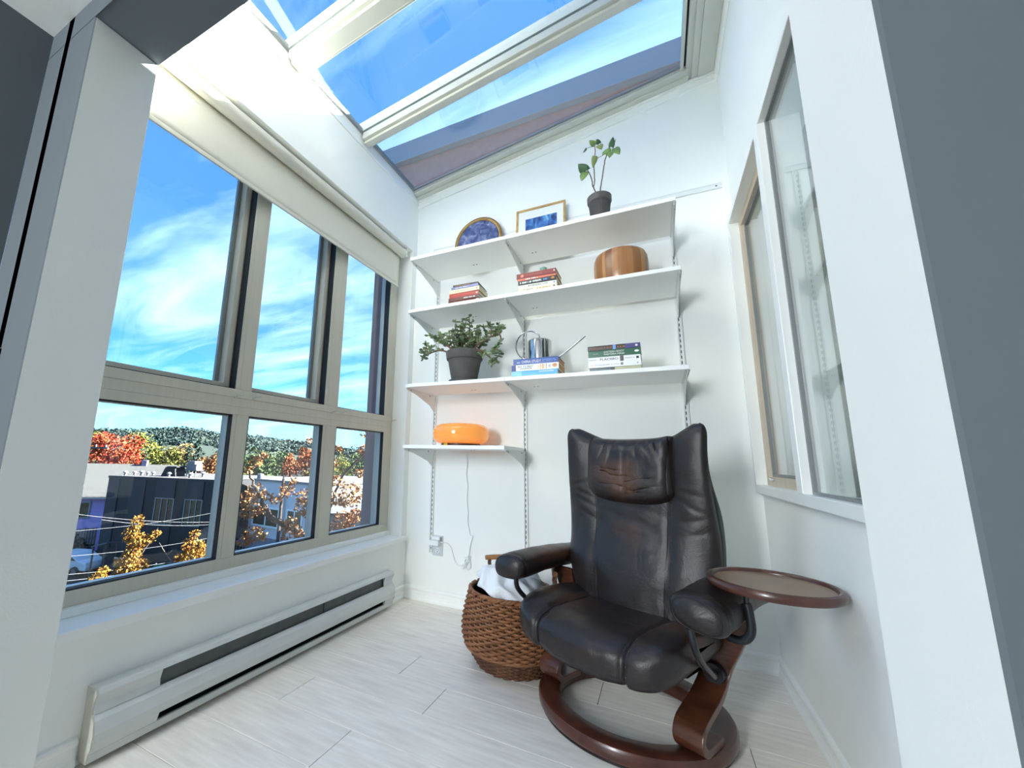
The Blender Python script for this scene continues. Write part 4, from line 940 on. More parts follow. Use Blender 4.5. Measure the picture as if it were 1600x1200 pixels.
for b_, t_ in (((.19, -.085, .145), (.235, -.08, .16)), ((.22, -.09, .115), (.25, -.09, .105)), ((.23, -.09, .108), (.27, -.09, .15)), ((.23, -.09, .108), (.225, -.1, .085)), ((.15, -.075, .18), (.165, -.10, .14))): twig(b_, t_, 3)
stm.build('stem', STEM, jp, smooth=True); lf.build('foliage', JADE, jp, smooth=True)['kind'] = 'stuff'

POT2 = mat('ribbed_grey_pot', (84, 80, 80), 0.6, noise=0.2, nscale=14)
pp = thing('potted_seedling', 'small plant with a few heart-shaped leaves in a ribbed grey pot on the top shelf', 'plant', (1.430, -0.330, SZ['top'] + 0.0005)); pp.scale = (0.95, 0.95, 0.84)
pm = MB(); PR = [(0, .0), (.046, 0), (.050, .010), (.060, .135), (.066, .140), (.070, .150), (.070, .185), (.064, .192), (.060, .188), (.060, .17), (0, .165)]
pm.lathe(PR, 44); 
for i in range(40):
    a = 2 * PI * i / 40; pm.tube([((.0495) * math.cos(a), .0495 * math.sin(a), .012), (.0612 * math.cos(a), .0612 * math.sin(a), .136)], .0022, 4)
pm.build('pot', POT2, pp, smooth=True); MB().lathe([(0, .172), (.06, .17)], 24).build('soil', SOIL, pp)
STEM2 = mat('bare_brown_stem', (112, 92, 76), 0.7, noise=0.2, nscale=30)
LEAFM = [mat('seedling_leaf_a', (126, 154, 84), 0.45, nscale=6, rgb2=(104, 132, 70)), mat('seedling_leaf_b', (74, 110, 68), 0.4, nscale=6, rgb2=(56, 88, 56)), mat('seedling_leaf_c', (150, 160, 92), 0.5, nscale=6, rgb2=(124, 138, 74))]
def stemline(pts, r=.0042, name='stem'):
    P = smoothpts(pts, 5); P = [p + Vector((R.uniform(-.0012, .0012), R.uniform(-.0012, .0012), 0)) for p in P]
    MB().tube(P, [r * (1 - .35 * i / len(P)) for i in range(len(P))], 7).build(name, STEM2, pp, smooth=True)
stemline([(-.006, 0, .17), (-.016, .0, .23), (-.032, 0, .285), (-.038, 0, .34), (-.050, 0, .395), (-.062, 0, .428)])
stemline([(-.030, 0, .280), (-.022, 0, .32), (-.022, .0, .39), (-.020, 0, .47), (-.010, 0, .56), (-.012, .0, .610)], .0036)
stemline([(.008, 0, .17), (.010, 0, .25), (.022, 0, .33), (.034, 0, .41), (.048, 0, .48), (.070, 0, .55), (.078, 0, .585)])
def heart_leaf(p, tip, w, mi, face=(0, -1, .25)):
    """flat-ish heart leaf from base p to tip"""
    p, tip = Vector(p), Vector(tip); d = tip - p; L_ = d.length; d.normalize(); n = Vector(face); sd = d.cross(n).normalized(); n = sd.cross(d).normalized()
    mb = MB(); vs = []; nu, nv = 10, 6
    def fn(u, v):
        t = u; wd = w * 0.5 * (math.sin(PI * min(1, t * 0.86 + 0.14) ** 0.75) ** 0.85 if t < 1 else 0); s_ = (v - .5) * 2
        return p + d * (L_ * t - 0.010 * abs(s_) * (1 - t)) + sd * (wd * s_) + n * (0.10 * w * (1 - s_ * s_) - .06 * L_ * (t - .5) ** 2 * 4 + 0.0)
    mb.grid(fn, nu, nv); o = mb.build('leaf', LEAFM[mi], pp, smooth=True, angle=180); md = o.modifiers.new('s', 'SOLIDIFY'); md.thickness = .0012
    return o
def petiole(a, b_): MB().tube(smoothpts([a, ((a[0] + b_[0]) / 2, a[1], (a[2] + b_[2]) / 2 + .006), b_], 3), .0014, 5).build('petiole', STEM2, pp, smooth=True)
for base, st, tip, w_, mi, fc in (((-.062, 0, .428), (-.070, -.01, .415), (-.112, -.03, .470), .062, 1, (0.1, -.7, -.7)), ((-.058, 0, .42), (-.076, -.01, .405), (-.098, -.01, .345), .050, 0, (0, -1, .1)),
        ((-.062, 0, .428), (-.040, 0, .435), (-.030, -.01, .435), .01, 0, (0, -1, 0)), ((-.010, 0, .515), (-.012, -.008, .510), (-.028, -.01, .425), .036, 2, (.4, -1, 0)), 
        ((-.012, 0, .605), (-.014, -.006, .608), (-.040, -.03, .63), .038, 0, (0, -.6, -.9)), ((-.012, 0, .606), (.014, 0, .596), (.028, -.01, .548), .042, 2, (0, -1, .1)), ((-.012, .0, .61), (.000, .02, .645), (.024, .03, .640), .032, 1, (.3, -.7, -.5)),
        ((-.012, 0, .6), (-.060, -.01, .590), (-.078, -.03, .545), .014, 1, (1, -.5, 0)), ((.052, 0, .49), (.052, -.008, .500), (.075, -.01, .545), .052, 0, (0, -1, -.3)), ((.074, 0, .56), (.084, -.012, .545), (.098, -.02, .612), .036, 1, (.3, -1, .1)),
        ((.060, 0, .52), (.102, 0, .535), (.128, -.02, .462), .046, 0, (-.1, -1, .1)), ((.062, 0, .52), (.082, -.01, .505), (.070, -.02, .455), .032, 0, (.2, -1, .1)), ((.080, 0, .57), (.098, .01, .58), (.112, .02, .625), .012, 0, (1, -.3, 0)), ((-.02, 0, .48), (.034, 0, .505), (.046, 0, .507), .01, 0, (0, -1, 0))):
    petiole(base, st)
    if w_ > 0.011: heart_leaf(st, tip, w_, mi, fc)

# ================================================================== PICTURES ON THE TOP SHELF
GOLD = mat('gold_frame', (206, 168, 102), 0.38, metal=0.35, nscale=18, rgb2=(176, 134, 72)); GOLDD = mat('dark_gold_frame', (150, 118, 70), 0.4, metal=0.3, noise=0.15)
def art(name, cols, scale, stretch=(1, 1, 1), detail=6, dist=1.5):
    m, nt, b, out = _nodes(name); N = nt.nodes.new; L = nt.links.new
    tc = N('ShaderNodeTexCoord'); mp = N('ShaderNodeMapping'); mp.inputs['Scale'].default_value = stretch; L(tc.outputs['Object'], mp.inputs[0])
    n = N('ShaderNodeTexNoise'); n.inputs['Scale'].default_value = scale; n.inputs['Detail'].default_value = detail; n.inputs['Distortion'].default_value = dist; L(mp.outputs[0], n.inputs['Vector'])
    r = N('ShaderNodeValToRGB'); e = r.color_ramp.elements
    e[0].position = cols[0][0]; e[0].color = (*lin(cols[0][1]), 1); e[1].position = cols[-1][0]; e[1].color = (*lin(cols[-1][1]), 1)
    for p, c in cols[1:-1]: k = e.new(p); k.color = (*lin(c), 1)
    L(n.outputs[0], r.inputs[0]); L(r.outputs[0], b.inputs['Base Color']); b.inputs['Roughness'].default_value = 0.35
    return m
pq = thing('oval_picture', 'oval dark blue floral picture in a gold rim leaning on the wall', 'picture', (0.560, -0.075, SZ['top'] + 0.0005)); pq.rotation_euler = (-0.10, 0, 0)
rotx = Matrix.Rotation(PI / 2, 4, 'X')
OV = dict(sx=0.92, sy=1.0, M=Matrix.Translation((0, 0, .2225)) @ rotx)
MB().lathe([(.176, 0), (.176, .012), (.181, .018), (.190, .018), (.196, .010), (.196, 0), (.176, 0)], 72, **OV).build('rim', GOLD, pq, smooth=True)
MB().lathe([(.1965, 0), (.1965, .012), (.203, .012), (.205, .006), (.205, 0), (.1965, 0)], 72, **OV).build('outer_rim', GOLDD, pq, smooth=True)
MB().lathe([(0, 0.001), (.1755, 0.001), (.1755, .009), (.170, .010), (0, .010)], 72, **OV).build('painting', art('floral_painting', [(0.3, (44, 52, 92)), (0.47, (72, 84, 128)), (0.6, (112, 122, 160)), (0.68, (148, 150, 176)), (0.78, (206, 196, 176))], 16), pq, smooth=False)
pf = thing('framed_print', 'rectangular gold-framed print with wide white mat and a blue image', 'picture', (1.020, -0.075, SZ['top'] + 0.0005)); pf.rotation_euler = (-0.10, 0, 0)
FW, FH = 0.170, 0.390
MB().ring('y', -.016, 0, -FW, FW, 0, FH, .014).build('frame', GOLD, pf, bevel=0.002)
MB().box(-FW + .0145, FW - .0145, -.009, -.0045, .0145, FH - .0145).build('mat_board', mat('mat_board', (240, 241, 238), .8, noise=.01), pf)
MB().box(-FW + .066, FW - .058, -.0105, -.0095, .08, FH - .082).build('image', art('blue_print', [(0.36, (24, 34, 66)), (0.46, (44, 86, 156)), (0.58, (70, 128, 196)), (0.66, (126, 180, 208)), (0.74, (216, 232, 240))], 9, (3.2, 1, 1.0), 5, 0.8), pf)
MB().box(-FW + .0145, FW - .0145, -.0132, -.0118, .0145, FH - .0145).build('glazing', glass('picture_glass', (1, 1, 1), 0.5, 1.3), pf)

# ================================================================== CURTAIN behind the interior window
CURT = mat('sheer_curtain', (150, 158, 140), 0.9, noise=0.04, nscale=4)
def cur(u, v):
    y = 0.02 - 1.25 * u; return (2.40 + 0.06 * abs(math.sin(u * 42)) + 0.016 * math.sin(u * 47 + v), y, 0.02 + 2.48 * v)
o = MB().grid(cur, 220, 6).build('curtain', CURT, None, smooth=True, angle=180); md = o.modifiers.new('s', 'SOLIDIFY'); md.thickness = .003
tag(o, 'pale pleated curtain hanging behind the interior window', 'curtain')

# ================================================================== OUTSIDE
GZ = -7.54
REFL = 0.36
def bearing(az, d, z=0.0):
    """world point at a compass-like bearing (degrees from due west towards north) and distance from the room"""
    a = math.radians(az); return Vector((1.65 - d * math.cos(a), -2.67 + d * math.sin(a), z))
def zel(el, d): return 0.96 + d * math.tan(math.radians(el))
ASPH = mat('asphalt', (70, 72, 76), 0.9, noise=0.15, nscale=0.6)
struct(MB().box(-900, 400, -400, 900, GZ - 0.5, GZ).build('ground', ASPH))
LAWN = mat('lawn', (86, 100, 60), 0.95, noise=0.3, nscale=0.5)
def leafmat(name, c, c2, ns=0.9): return mat(name, c, 0.75, nscale=ns, rgb2=c2, lo=0.36, hi=0.64, spec=0.2)
BARK = mat('bark', (112, 92, 78), 0.9, nscale=6, rgb2=(74, 60, 52), bump=0.4, bscale=30); BARKP = mat('pale_bark', (168, 156, 142), 0.9, nscale=6, rgb2=(120, 108, 98))
def foliage(blobs, n, size, m, parent, name='foliage', rr=None, droop=0.0, core=0.9):
    """leaf quads scattered through ellipsoid blobs (centre, radii)"""
    rr = rr or R; mb = MB(); vs = []; fs = []
    tot = sum(b_[1][0] * b_[1][1] + b_[1][0] * b_[1][2] for b_ in blobs)
    for c, r in blobs:
        k = max(6, int(n * (r[0] * r[1] + r[0] * r[2]) / tot))
        for _ in range(k):
            while True:
                x, y, z = rr.uniform(-1, 1), rr.uniform(-1, 1), rr.uniform(-1, 1); q = x * x + y * y + z * z
                if 0.12 < q <= 1: break
            f = (0.55 + 0.45 * rr.random()) / math.sqrt(q) * (core if rr.random() < 0.9 else 1.12)
            p = Vector((c[0] + x * f * r[0], c[1] + y * f * r[1], c[2] + z * f * r[2]))
            a = Vector((rr.gauss(0, 1), rr.gauss(0, 1), rr.gauss(0, 1) - droop)).normalized(); b_ = a.orthogonal().normalized(); b_ = (Matrix.Rotation(rr.uniform(0, 6.28), 3, a) @ b_)
            s_ = size * rr.uniform(0.6, 1.35); o = len(vs)
            vs += [p - a * s_, p + b_ * s_ * 0.62, p + a * s_, p - b_ * s_ * 0.62]; fs.append((o, o + 1, o + 2, o + 3))
    mb.add(vs, fs); ob = mb.build(name, m, parent, fix=False); ob['kind'] = 'stuff'; return ob
def tree(name, label, az, d, top, h, r, m, n=1500, size=0.16, cat='tree', group=None, shape='round', lobes=9, seed=1, trunk=True, base=None):
    """crown of height h and radius r whose top is at z=top, on a trunk standing on the ground"""
    rr = random.Random(seed); p = bearing(az, d); base = GZ if base is None else base
    t = thing(name, label, cat, (p.x, p.y, base), 0, group); zt = top - base; bl_ = []
    if shape == 'round':
        bl_.append(((0, 0, zt - h * 0.55), (r * 0.72, r * 0.72, h * 0.45)))
        for i in range(lobes):
            a = rr.uniform(0, 6.28); e = rr.uniform(-0.8, 0.9); q = math.sqrt(1 - e * e * 0.8)
            bl_.append(((math.cos(a) * r * 0.6 * q, math.sin(a) * r * 0.6 * q, zt - h * 0.5 + e * h * 0.32), (r * 0.42, r * 0.42, h * 0.2)))
    elif shape == 'cone':
        for i in range(8):
            k = i / 7; bl_.append(((rr.uniform(-.1, .1) * r, rr.uniform(-.1, .1) * r, zt - h * (0.06 + 0.88 * k)), (r * (0.12 + 0.88 * k), r * (0.12 + 0.88 * k), h * 0.10)))
    if trunk: MB().tube([(0, 0, 0), (0.05, 0, zt - h * 0.9), (0, 0.05, zt - h * 0.4)], [r * 0.09 + .06, r * 0.07 + .05, r * 0.03 + .02], 8).build('trunk', BARK, t, smooth=True)
    foliage(bl_, n, size, m, t, rr=rr, droop=0.8 if shape == 'cone' else 0.0)
    return t
L_RED = leafmat('red_maple_leaves', (222, 70, 62), (236, 120, 64)); L_YG = leafmat('yellow_green_leaves', (196, 190, 84), (128, 146, 66)); L_OL = leafmat('olive_leaves', (168, 164, 76), (96, 112, 58))
L_TAN = leafmat('tan_leaves', (214, 172, 104), (168, 148, 84)); L_DK = leafmat('conifer_needles', (66, 96, 74), (40, 66, 58)); L_OR = leafmat('orange_leaves', (236, 180, 112), (204, 132, 78), 2.0)
L_GR = leafmat('green_leaves', (118, 142, 76), (76, 104, 60)); L_WIL = leafmat('willow_leaves', (110, 134, 74), (72, 100, 62)); L_GOLD = leafmat('golden_leaves', (224, 176, 74), (190, 124, 52), 3.0)
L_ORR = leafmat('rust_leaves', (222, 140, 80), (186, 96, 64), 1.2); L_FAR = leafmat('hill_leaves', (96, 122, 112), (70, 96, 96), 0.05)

# wooded hillside
hp = ((-70, 0.9), (-30, 1.5), (8, 1.9), (18, 2.0), (22, 2.15), (27.3, 2.5), (30.8, 2.95), (34.6, 2.4), (37.8, 2.3), (45.6, 1.65), (52, 0.95), (60, 0.6), (70, .5))
def hel(az):
    for (a, e), (b_, f) in zip(hp, hp[1:]):
        if az <= b_: return e + (f - e) * (az - a) / (b_ - a)
    return hp[-1][1]
mb = MB()
def hill(u, v):
    az = -70 + 140 * u; d = 300 + 120 * v; zt = zel(hel(az), 420) - 3
    return tuple(bearing(az, d, GZ + (zt - GZ) * sm(0, 1, v) + 1.6 * noise3(az * .3, v * 4, 0)))
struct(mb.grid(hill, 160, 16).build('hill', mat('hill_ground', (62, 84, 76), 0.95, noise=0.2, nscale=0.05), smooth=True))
rr = random.Random(3); bl_ = []
for i in range(1800):
    az = rr.uniform(-62, 62) if i > 1000 else rr.uniform(9, 62); v = rr.uniform(0.35, 1.0) ** 0.7; d = 300 + 120 * v; zt = zel(hel(az), 420) - 3
    p = bearing(az, d, GZ + (zt - GZ) * sm(0, 1, v)); s_ = rr.uniform(2.2, 4.6); bl_.append((tuple(p), (s_, s_, s_ * 0.9)))
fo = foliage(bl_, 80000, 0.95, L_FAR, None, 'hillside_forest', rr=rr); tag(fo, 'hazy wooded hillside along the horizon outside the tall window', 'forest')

# trees
tree('red_maple', 'broad red and orange maple rising behind the grey roofed house', 24.9, 62, zel(2.2, 62), 5.6, 3.7, L_RED, 3200, 0.17, seed=5, lobes=12)
tree('yellow_green_tree', 'yellow green tree behind the red maple at far left', 22.2, 74, zel(2.75, 74), 7, 3.0, L_YG, 1500, 0.2, seed=6)
tree('yellow_green_tree', 'yellow green tree top showing just right above the red maple', 27.2, 78, zel(2.5, 78), 7, 3.2, L_YG, 1500, 0.2, seed=7)
tree('olive_tree_crown', 'round olive yellow tree between the red maple and the dark conifers', 29.3, 57, zel(0.95, 57), 5.2, 2.0, L_OL, 1500, 0.16, seed=8)
tree('tan_tree', 'tan and gold tree above the white rooftop unit', 30.7, 66, zel(1.55, 66), 5.0, 2.1, L_TAN, 1300, 0.17, seed=9)
tree('conifer', 'taller dark conifer right of the tan tree', 32.5, 63, zel(1.6, 63), 6.0, 1.7, L_DK, 1300, 0.17, shape='cone', seed=10)
tree('conifer', 'shorter dark conifer left of the taller conifer', 31.5, 60, zel(0.9, 60), 4.5, 1.3, L_DK, 1000, 0.16, shape='cone', seed=11)
tree('golden_tree', 'golden orange tree beside the first window mullion', 33.9, 52, zel(0.55, 52), 4.6, 1.5, L_OR, 1300, 0.14, seed=12)
tree('green_tree', 'green tree mostly hidden by the first window mullion', 36.3, 60, zel(1.2, 60), 5.4, 2.2, L_GR, 1300, 0.17, seed=13)
tree('weeping_tree', 'tall dense green weeping tree in the middle lower pane', 39.4, 50, zel(1.35, 50), 5.6, 1.75, L_WIL, 2200, 0.15, seed=14, lobes=12)
tree('green_tree', 'green tree right of the weeping tree', 42.0, 62, zel(0.6, 62), 5, 2.3, L_GR, 1300, 0.17, seed=15)
tree('orange_maple', 'orange autumn tree in the upper right of the middle lower pane', 44.9, 47, zel(1.25, 47), 3.6, 1.75, L_ORR, 1500, 0.14, seed=16)
tree('rust_tree', 'smaller rust coloured tree left of the orange maple', 43.0, 52, zel(0.35, 52), 3.4, 1.3, L_ORR, 900, 0.14, seed=17)
tree('tan_shrub_tree', 'tan bushy tree beside the light grey gabled roof', 45.6, 44, zel(-1.5, 44), 2.6, 1.1, L_TAN, 900, 0.12, seed=18)
tree('yellow_green_tree', 'yellow green tree in the right-hand lower pane', 49.5, 62, zel(0.5, 62), 4.2, 1.9, L_YG, 1400, 0.15, seed=19)
tree('green_tree', 'green tree by the mauve pilaster in the right-hand lower pane', 51.7, 56, zel(0.95, 56), 5.0, 2.4, L_GR, 1400, 0.17, seed=20)
for i in range(16):
    az = 16 + 2.6 * i + R.uniform(-.6, .6); d = (92, 118)[i % 2] + R.uniform(-4, 4)
    tree('slope_tree', 'green tree in the belt of trees on the slope behind the houses', az, d, zel(R.uniform(0.4, 1.1) if az < 44 else 0.3, d), 9, R.uniform(2.6, 3.3), (L_GR, L_OL, L_WIL, L_DK)[i % 4], 900, 0.3, group='trees on the slope behind the houses', seed=40 + i)

# ---- dark clad building
FL = bearing(24.6, 40.8); FR = bearing(34.6, 34.5); u_ = (FR - FL).normalized(); nrm = Vector((u_.y, -u_.x, 0)); rzd = math.atan2(u_.y, u_.x)
TOPZ = -1.07; Hh = TOPZ - GZ; LEN = (FR - FL).length
CLADL = mat('slate_cladding', (62, 66, 76), 0.6, noise=0.08, nscale=2); CLADD = mat('black_cladding', (34, 38, 50), 0.6, noise=0.08, nscale=2); ROOFG = mat('membrane_roof', (118, 116, 118), 0.9, noise=0.1, nscale=0.8); DGL = mat('greenery_reflection_glass', (46, 56, 50), 0.08, noise=0.35, nscale=0.7, rgb2=(88, 104, 66), spec=0.7); WFR = mat('white_window_frame', (222, 224, 222), 0.5, noise=0.03)  # window glass has reflected greenery painted into its colour as green mottling
db = thing('clad_building', 'two-storey black and slate clad building across the street', 'building', (FL.x, FL.y, GZ), rzd)
MB().box(0, LEN, 0.05, 9, 0, Hh - 0.02).build('body', CLADD, db)
MB().box(-0.05, LEN + 0.05, -0.02, 9, Hh - 0.02, Hh + 0.02).build('roof', ROOFG, db)
MB().box(-0.06, LEN + 0.06, -0.06, 0.12, Hh - 0.06, Hh + 0.10).build('parapet', CLADL, db)
def sfac(az):
    d = bearing(az, 1) - bearing(0, 0); d.z = 0; o = Vector((1.65, -2.67, 0)); F0 = Vector((FL.x, FL.y, 0))
    den = d.x * u_.y - d.y * u_.x; t = ((F0.x - o.x) * u_.y - (F0.y - o.y) * u_.x) / den
    return (o + d * t - F0).dot(u_)
cols = [(24.6, 25.55, 0), (25.55, 26.5, 1), (26.5, 27.9, 0), (27.9, 28.9, 1), (28.9, 30.75, 2), (30.75, 31.75, 1), (31.75, 33.6, 2), (33.6, 34.7, 1), (34.7, 36.2, 2), (36.2, 37.3, 0)]
for a, b_, k in cols:
    s0, s1 = sfac(a), min(sfac(b_), LEN)
    if s1 <= s0: continue
    if k < 2: MB().box(s0 + .01, s1 - .01, -0.05 if k == 0 else 0.0, 0.05, 0.05, Hh - 0.06).build('cladding_panel', (CLADL, CLADD)[k], db)
    else:
        MB().box(s0 + .01, s1 - .01, -0.05, 0.05, 5.15, Hh - 0.06).build('cladding_panel', CLADL, db); MB().box(s0 + .01, s1 - .01, -0.05, 0.05, 0.05, 3.25).build('cladding_panel', CLADD, db)
        w_ = MB().ring('y', -0.02, 0.03, s0 + .02, s1 - .02, 3.27, 5.14, .06).build('window', SASH, db)
        for q in (.34, .67): x = s0 + .02 + (s1 - s0 - .09) * q; MB().box(x, x + .05, -0.018, 0.03, 3.335, 5.075).build('glazing_bar', SASH, w_)
        MB().box(s0 + .05, s1 - .05, 0.035, 0.049, 3.3, 5.1).build('pane', DGL, w_)
VENT = mat('galvanised_vent', (176, 176, 184), 0.5, noise=0.05)
for i, (az, d, s_, lab) in enumerate(((25.9, 42.5, 1.0, 'small grey roof vent at the left corner of the dark building'), (26.7, 43.0, .9, 'second small roof vent from the left on the dark building'), (27.35, 42.6, 1.1, 'third small roof vent from the left on the dark building'), (27.9, 42.2, .9, 'fourth small roof vent from the left on the dark building'),
        (28.4, 42.4, .9, 'fifth small roof vent from the left on the dark building'), (29.9, 40.5, 1.0, 'roof vent in front of the dark rooftop box'), (32.0, 38.6, 1.2, 'roof vent below the white rooftop unit'), (33.3, 40.0, 1.2, 'rightmost roof vent on the dark building'))):
    p = bearing(az, d, TOPZ + 0.021); v = thing('roof_vent', lab, 'vent', p)
    MB().tube([(0, 0, 0), (0, 0, .22 * s_)], .10 * s_, 12).build('pipe', VENT, v, smooth=True); MB().lathe([(.0, .36 * s_), (.10 * s_, .35 * s_), (.19 * s_, .26 * s_), (.19 * s_, .22 * s_), (.0, .22 * s_)], 14).build('cowl', VENT, v, smooth=True)
p = bearing(30.3, 41.5, TOPZ + 0.021); a_ = thing('rooftop_box', 'dark slant-sided rooftop box beside the white unit', 'roof box', p, rzd)
MB().prism([(-.7, 0), (.7, 0), (.55, .72), (-.35, .72)], 'y', -.5, .5).build('casing', CLADD, a_); MB().box(-.2, .75, -.55, .55, .722, .80).build('lid', CLADL, a_)
p = bearing(32.3, 41, TOPZ + 0.021); a_ = thing('rooftop_unit', 'white rooftop ventilation unit on a stand', 'roof unit', p, rzd)
MB().box(-.45, .5, -.35, .35, .55, 1.0).build('casing', VENT, a_); MB().box(-.3, .35, -.4, .4, 1.0, 1.26).build('hood', VENT, a_); MB().box(-.55, .6, -.4, .4, .48, .548).build('tray', VENT, a_)
for sx, sy in ((-.4, -.3), (.45, -.3), (-.4, .3), (.45, .3)): MB().box(sx - .03, sx + .03, sy - .03, sy + .03, 0, .48).build('leg', SASH, a_)

# ---- grey roofed purple house
REFL = 1.0
PURP = mat('purple_siding', (196, 164, 214), 0.8, nscale=1, stretch=(0.2, 0.2, 12), rgb2=(180, 148, 202)); REFL = 0.36; SHING = mat('grey_shingle', (116, 118, 117), 0.9, noise=0.16, nscale=3)
h1 = bearing(19.0, 49); h2 = bearing(28.9, 46.0); uu = (h2 - h1).normalized(); rz1 = math.atan2(uu.y, uu.x); LN = (h2 - h1).length
ph = thing('purple_house', 'purple house with wide grey shingle roof at the far left', 'house', (h1.x, h1.y, GZ), rz1)
ez, rz_ = zel(-4.95, 47.5) - GZ, zel(-1.62, 53) - GZ
MB().box(0.3, LN - .3, 0.3, 9, 0, ez).build('wall', PURP, ph)
MB().prism([(-.15, ez - .05), (4.7, rz_), (9.6, ez - .05), (9.6, ez + .1), (4.7, rz_ + .15), (-.15, ez + .1)], 'x', -.2, LN + .2).build('roof', SHING, ph)
MB().box(-.2, LN + .2, -.22, -.15, ez - .10, ez + .06).build('gutter', WFR, ph)
for az, wz in ((22.75, 1.15),):
    x = LN * (az - 19.0) / 9.9; w_ = MB().ring('y', .22, .299, x - .65, x + .65, ez - 1.75, ez - .32, .13).build('window', WFR, ph); MB().box(x - .52, x + .52, .25, .28, ez - 1.62, ez - .45).build('pane', DGL, w_)
x = LN * (26.0 - 19) / 9.9; MB().box(x - .22, x + .22, 4.4, 5.0, rz_ - .2, rz_ + .55).build('chimney', mat('lilac_chimney', (206, 190, 222), .8), ph)
x = LN * (27.1 - 19) / 9.9; MB().box(x - .08, x + .08, .3, 4.4, ez + .30, rz_ + .20).build('roof_pipe', WFR, ph) if False else None
# garden in front of it
pf_ = bearing(20.2, 44.6); pf2 = bearing(24.2, 44.8); fu = (pf2 - pf_).normalized()
fe = thing('picket_fence', 'pale timber garden fence in front of the purple house', 'fence', (pf_.x, pf_.y, GZ), math.atan2(fu.y, fu.x)); FLn = (pf2 - pf_).length
pk = MB().box(0, .14, 0, .03, 0, 2.25).build('picket', mat('pale_timber', (212, 190, 158), .85, noise=.1, nscale=4), fe); k = 1
while k * .17 < FLn: dup(pk, fe, (k * .17, 0, R.uniform(-.03, .03))); k += 1
MB().box(0, FLn, .032, .07, 1.35, 1.45).build('rail', mat('pale_timber', (212, 190, 158)), fe)
sh = thing('hedge', 'dark green hedge below the pale garden fence', 'hedge', bearing(23.0, 42.7, GZ)); foliage([((-.9, 0, .9), (1.1, .6, .9)), ((.4, 0, 1.0), (1.0, .6, .9)), ((-.3, .0, 1.3), (.9, .5, .7))], 900, .12, L_DK, sh)
ca = thing('parked_car', 'silver car parked at the left beyond the street', 'car', bearing(22.6, 40.0, GZ), rzd + 0.05)
REFL = 1.0; CARP = mat('silver_car_paint', (214, 218, 222), .3, noise=.03); REFL = 0.36
cp = [(-2.1, .42), (-2.15, .75), (-1.95, .92), (-1.25, .98), (-.55, 1.42), (.75, 1.44), (1.45, 1.02), (2.05, .92), (2.15, .6), (2.1, .40)]
MB().prism(cp, 'y', -.82, .82).build('body', CARP, ca, bevel=.06); MB().prism([(-1.12, .99), (-.52, 1.37), (.70, 1.39), (1.3, 1.03)], 'y', -.835, -.822).build('side_window', DGL, ca)
for wx in (-1.35, 1.35):
    for wy in (-.80, .80): w_ = MB().tube([(wx, wy - .1, .33), (wx, wy + .1, .33)], .33, 20).build('wheel', INKB, ca, smooth=True); MB().tube([(wx, wy - .115, .33), (wx, wy - .101, .33)], .19, 14).build('hubcap', VENT, w_)
bs = thing('street_shelter', 'small roofed shelter with posts at the corner of the dark building', 'shelter', bearing(25.2, 37.4, GZ), rzd)
MB().prism([(-.6, 2.0), (.6, 2.3), (.6, 2.38), (-.6, 2.08)], 'y', -.5, .5).build('roof', mat('blue_grey_roof', (120, 138, 156), .5), bs)
for sx in (-.5, .5):
    for sy in (-.4, .4): MB().box(sx - .04, sx + .04, sy - .04, sy + .04, 0, 2.06 + (sx + .5) * .2).build('post', BARKP, bs)
MB().box(-.45, .45, .33, .37, .3, 1.9).build('back_panel', CLADL, bs)

# ---- grey commercial building behind the street tree
g1 = Vector((-27.0, 20.32, GZ)); g2 = Vector((-19.3, 19.83, GZ)); uu = (g2 - g1).normalized(); rzg = math.atan2(uu.y, uu.x); LN = (g2 - g1).length; GH = TOPZ - GZ - .05
REFL = 1.0; GRB = mat('grey_render', (206, 206, 206), 0.85, noise=0.06, nscale=1.5); GRD = mat('grey_pier', (170, 172, 174), 0.85, noise=0.08); SHOPW = mat('shop_window_frame', (236, 238, 236), 0.5); REFL = 0.36
gb = thing('grey_shop_building', 'flat-roofed grey shop building with white framed windows behind the street tree', 'building', (g1.x, g1.y, g1.z), rzg)
MB().box(0, LN, 0, 10, 0, GH).build('wall', GRB, gb); MB().box(-.1, LN + .1, -.12, 10, GH, GH + .16).build('roof_edge', VENT, gb)
for x in (.1, 3.9, 6.4): MB().box(x, x + .22, -.08, 0, 1.7, GH - .02).build('pier', GRD, gb)
for x0, x1, z0, z1 in ((.5, 3.6, 3.1, 4.55), (4.4, 6.1, 3.0, 4.6), (6.8, 8.1, 3.0, 4.6)):
    w_ = MB().ring('y', -.10, -.01, x0, x1, z0, z1, .12).build('window', SHOPW, gb); MB().box((x0 + x1) / 2 - .05, (x0 + x1) / 2 + .05, -.09, -.051, z0 + .121, z1 - .121).build('glazing_bar', SHOPW, w_)
    MB().box(x0 + .12, x1 - .12, -.05, -.012, z0 + .12, z1 - .12).build('pane', DGL, w_)
aw = MB().prism([(-1.3, 1.95), (-.001, 2.35), (-.001, 2.2), (-1.3, 1.45)], 'x', .2, LN - .2).build('canopy', VENT, gb)
mb = MB(); x = .5
while x < LN - 1: mb.box(x, x + .22, -1.325, -1.301, 1.58, 1.82); x += .36
mb.build('canopy_dashes', DARKM, gb)['kind'] = 'stuff'
p = bearing(39.6, 36.2, TOPZ + .12); v = thing('roof_vent', 'white dome vent on the edge of the grey shop roof', 'vent', p); MB().lathe([(0, .4), (.18, .36), (.26, .2), (.26, 0), (0, 0)], 14).build('dome', VENT, v, smooth=True)
hs = thing('gabled_house', 'light grey gabled roof of a house behind the shop building', 'house', bearing(42.8, 54, GZ), rzg)
MB().box(-2.2, 2.2, 0, 5, 0, zel(-3.6, 54) - GZ).build('wall', GRB, hs)
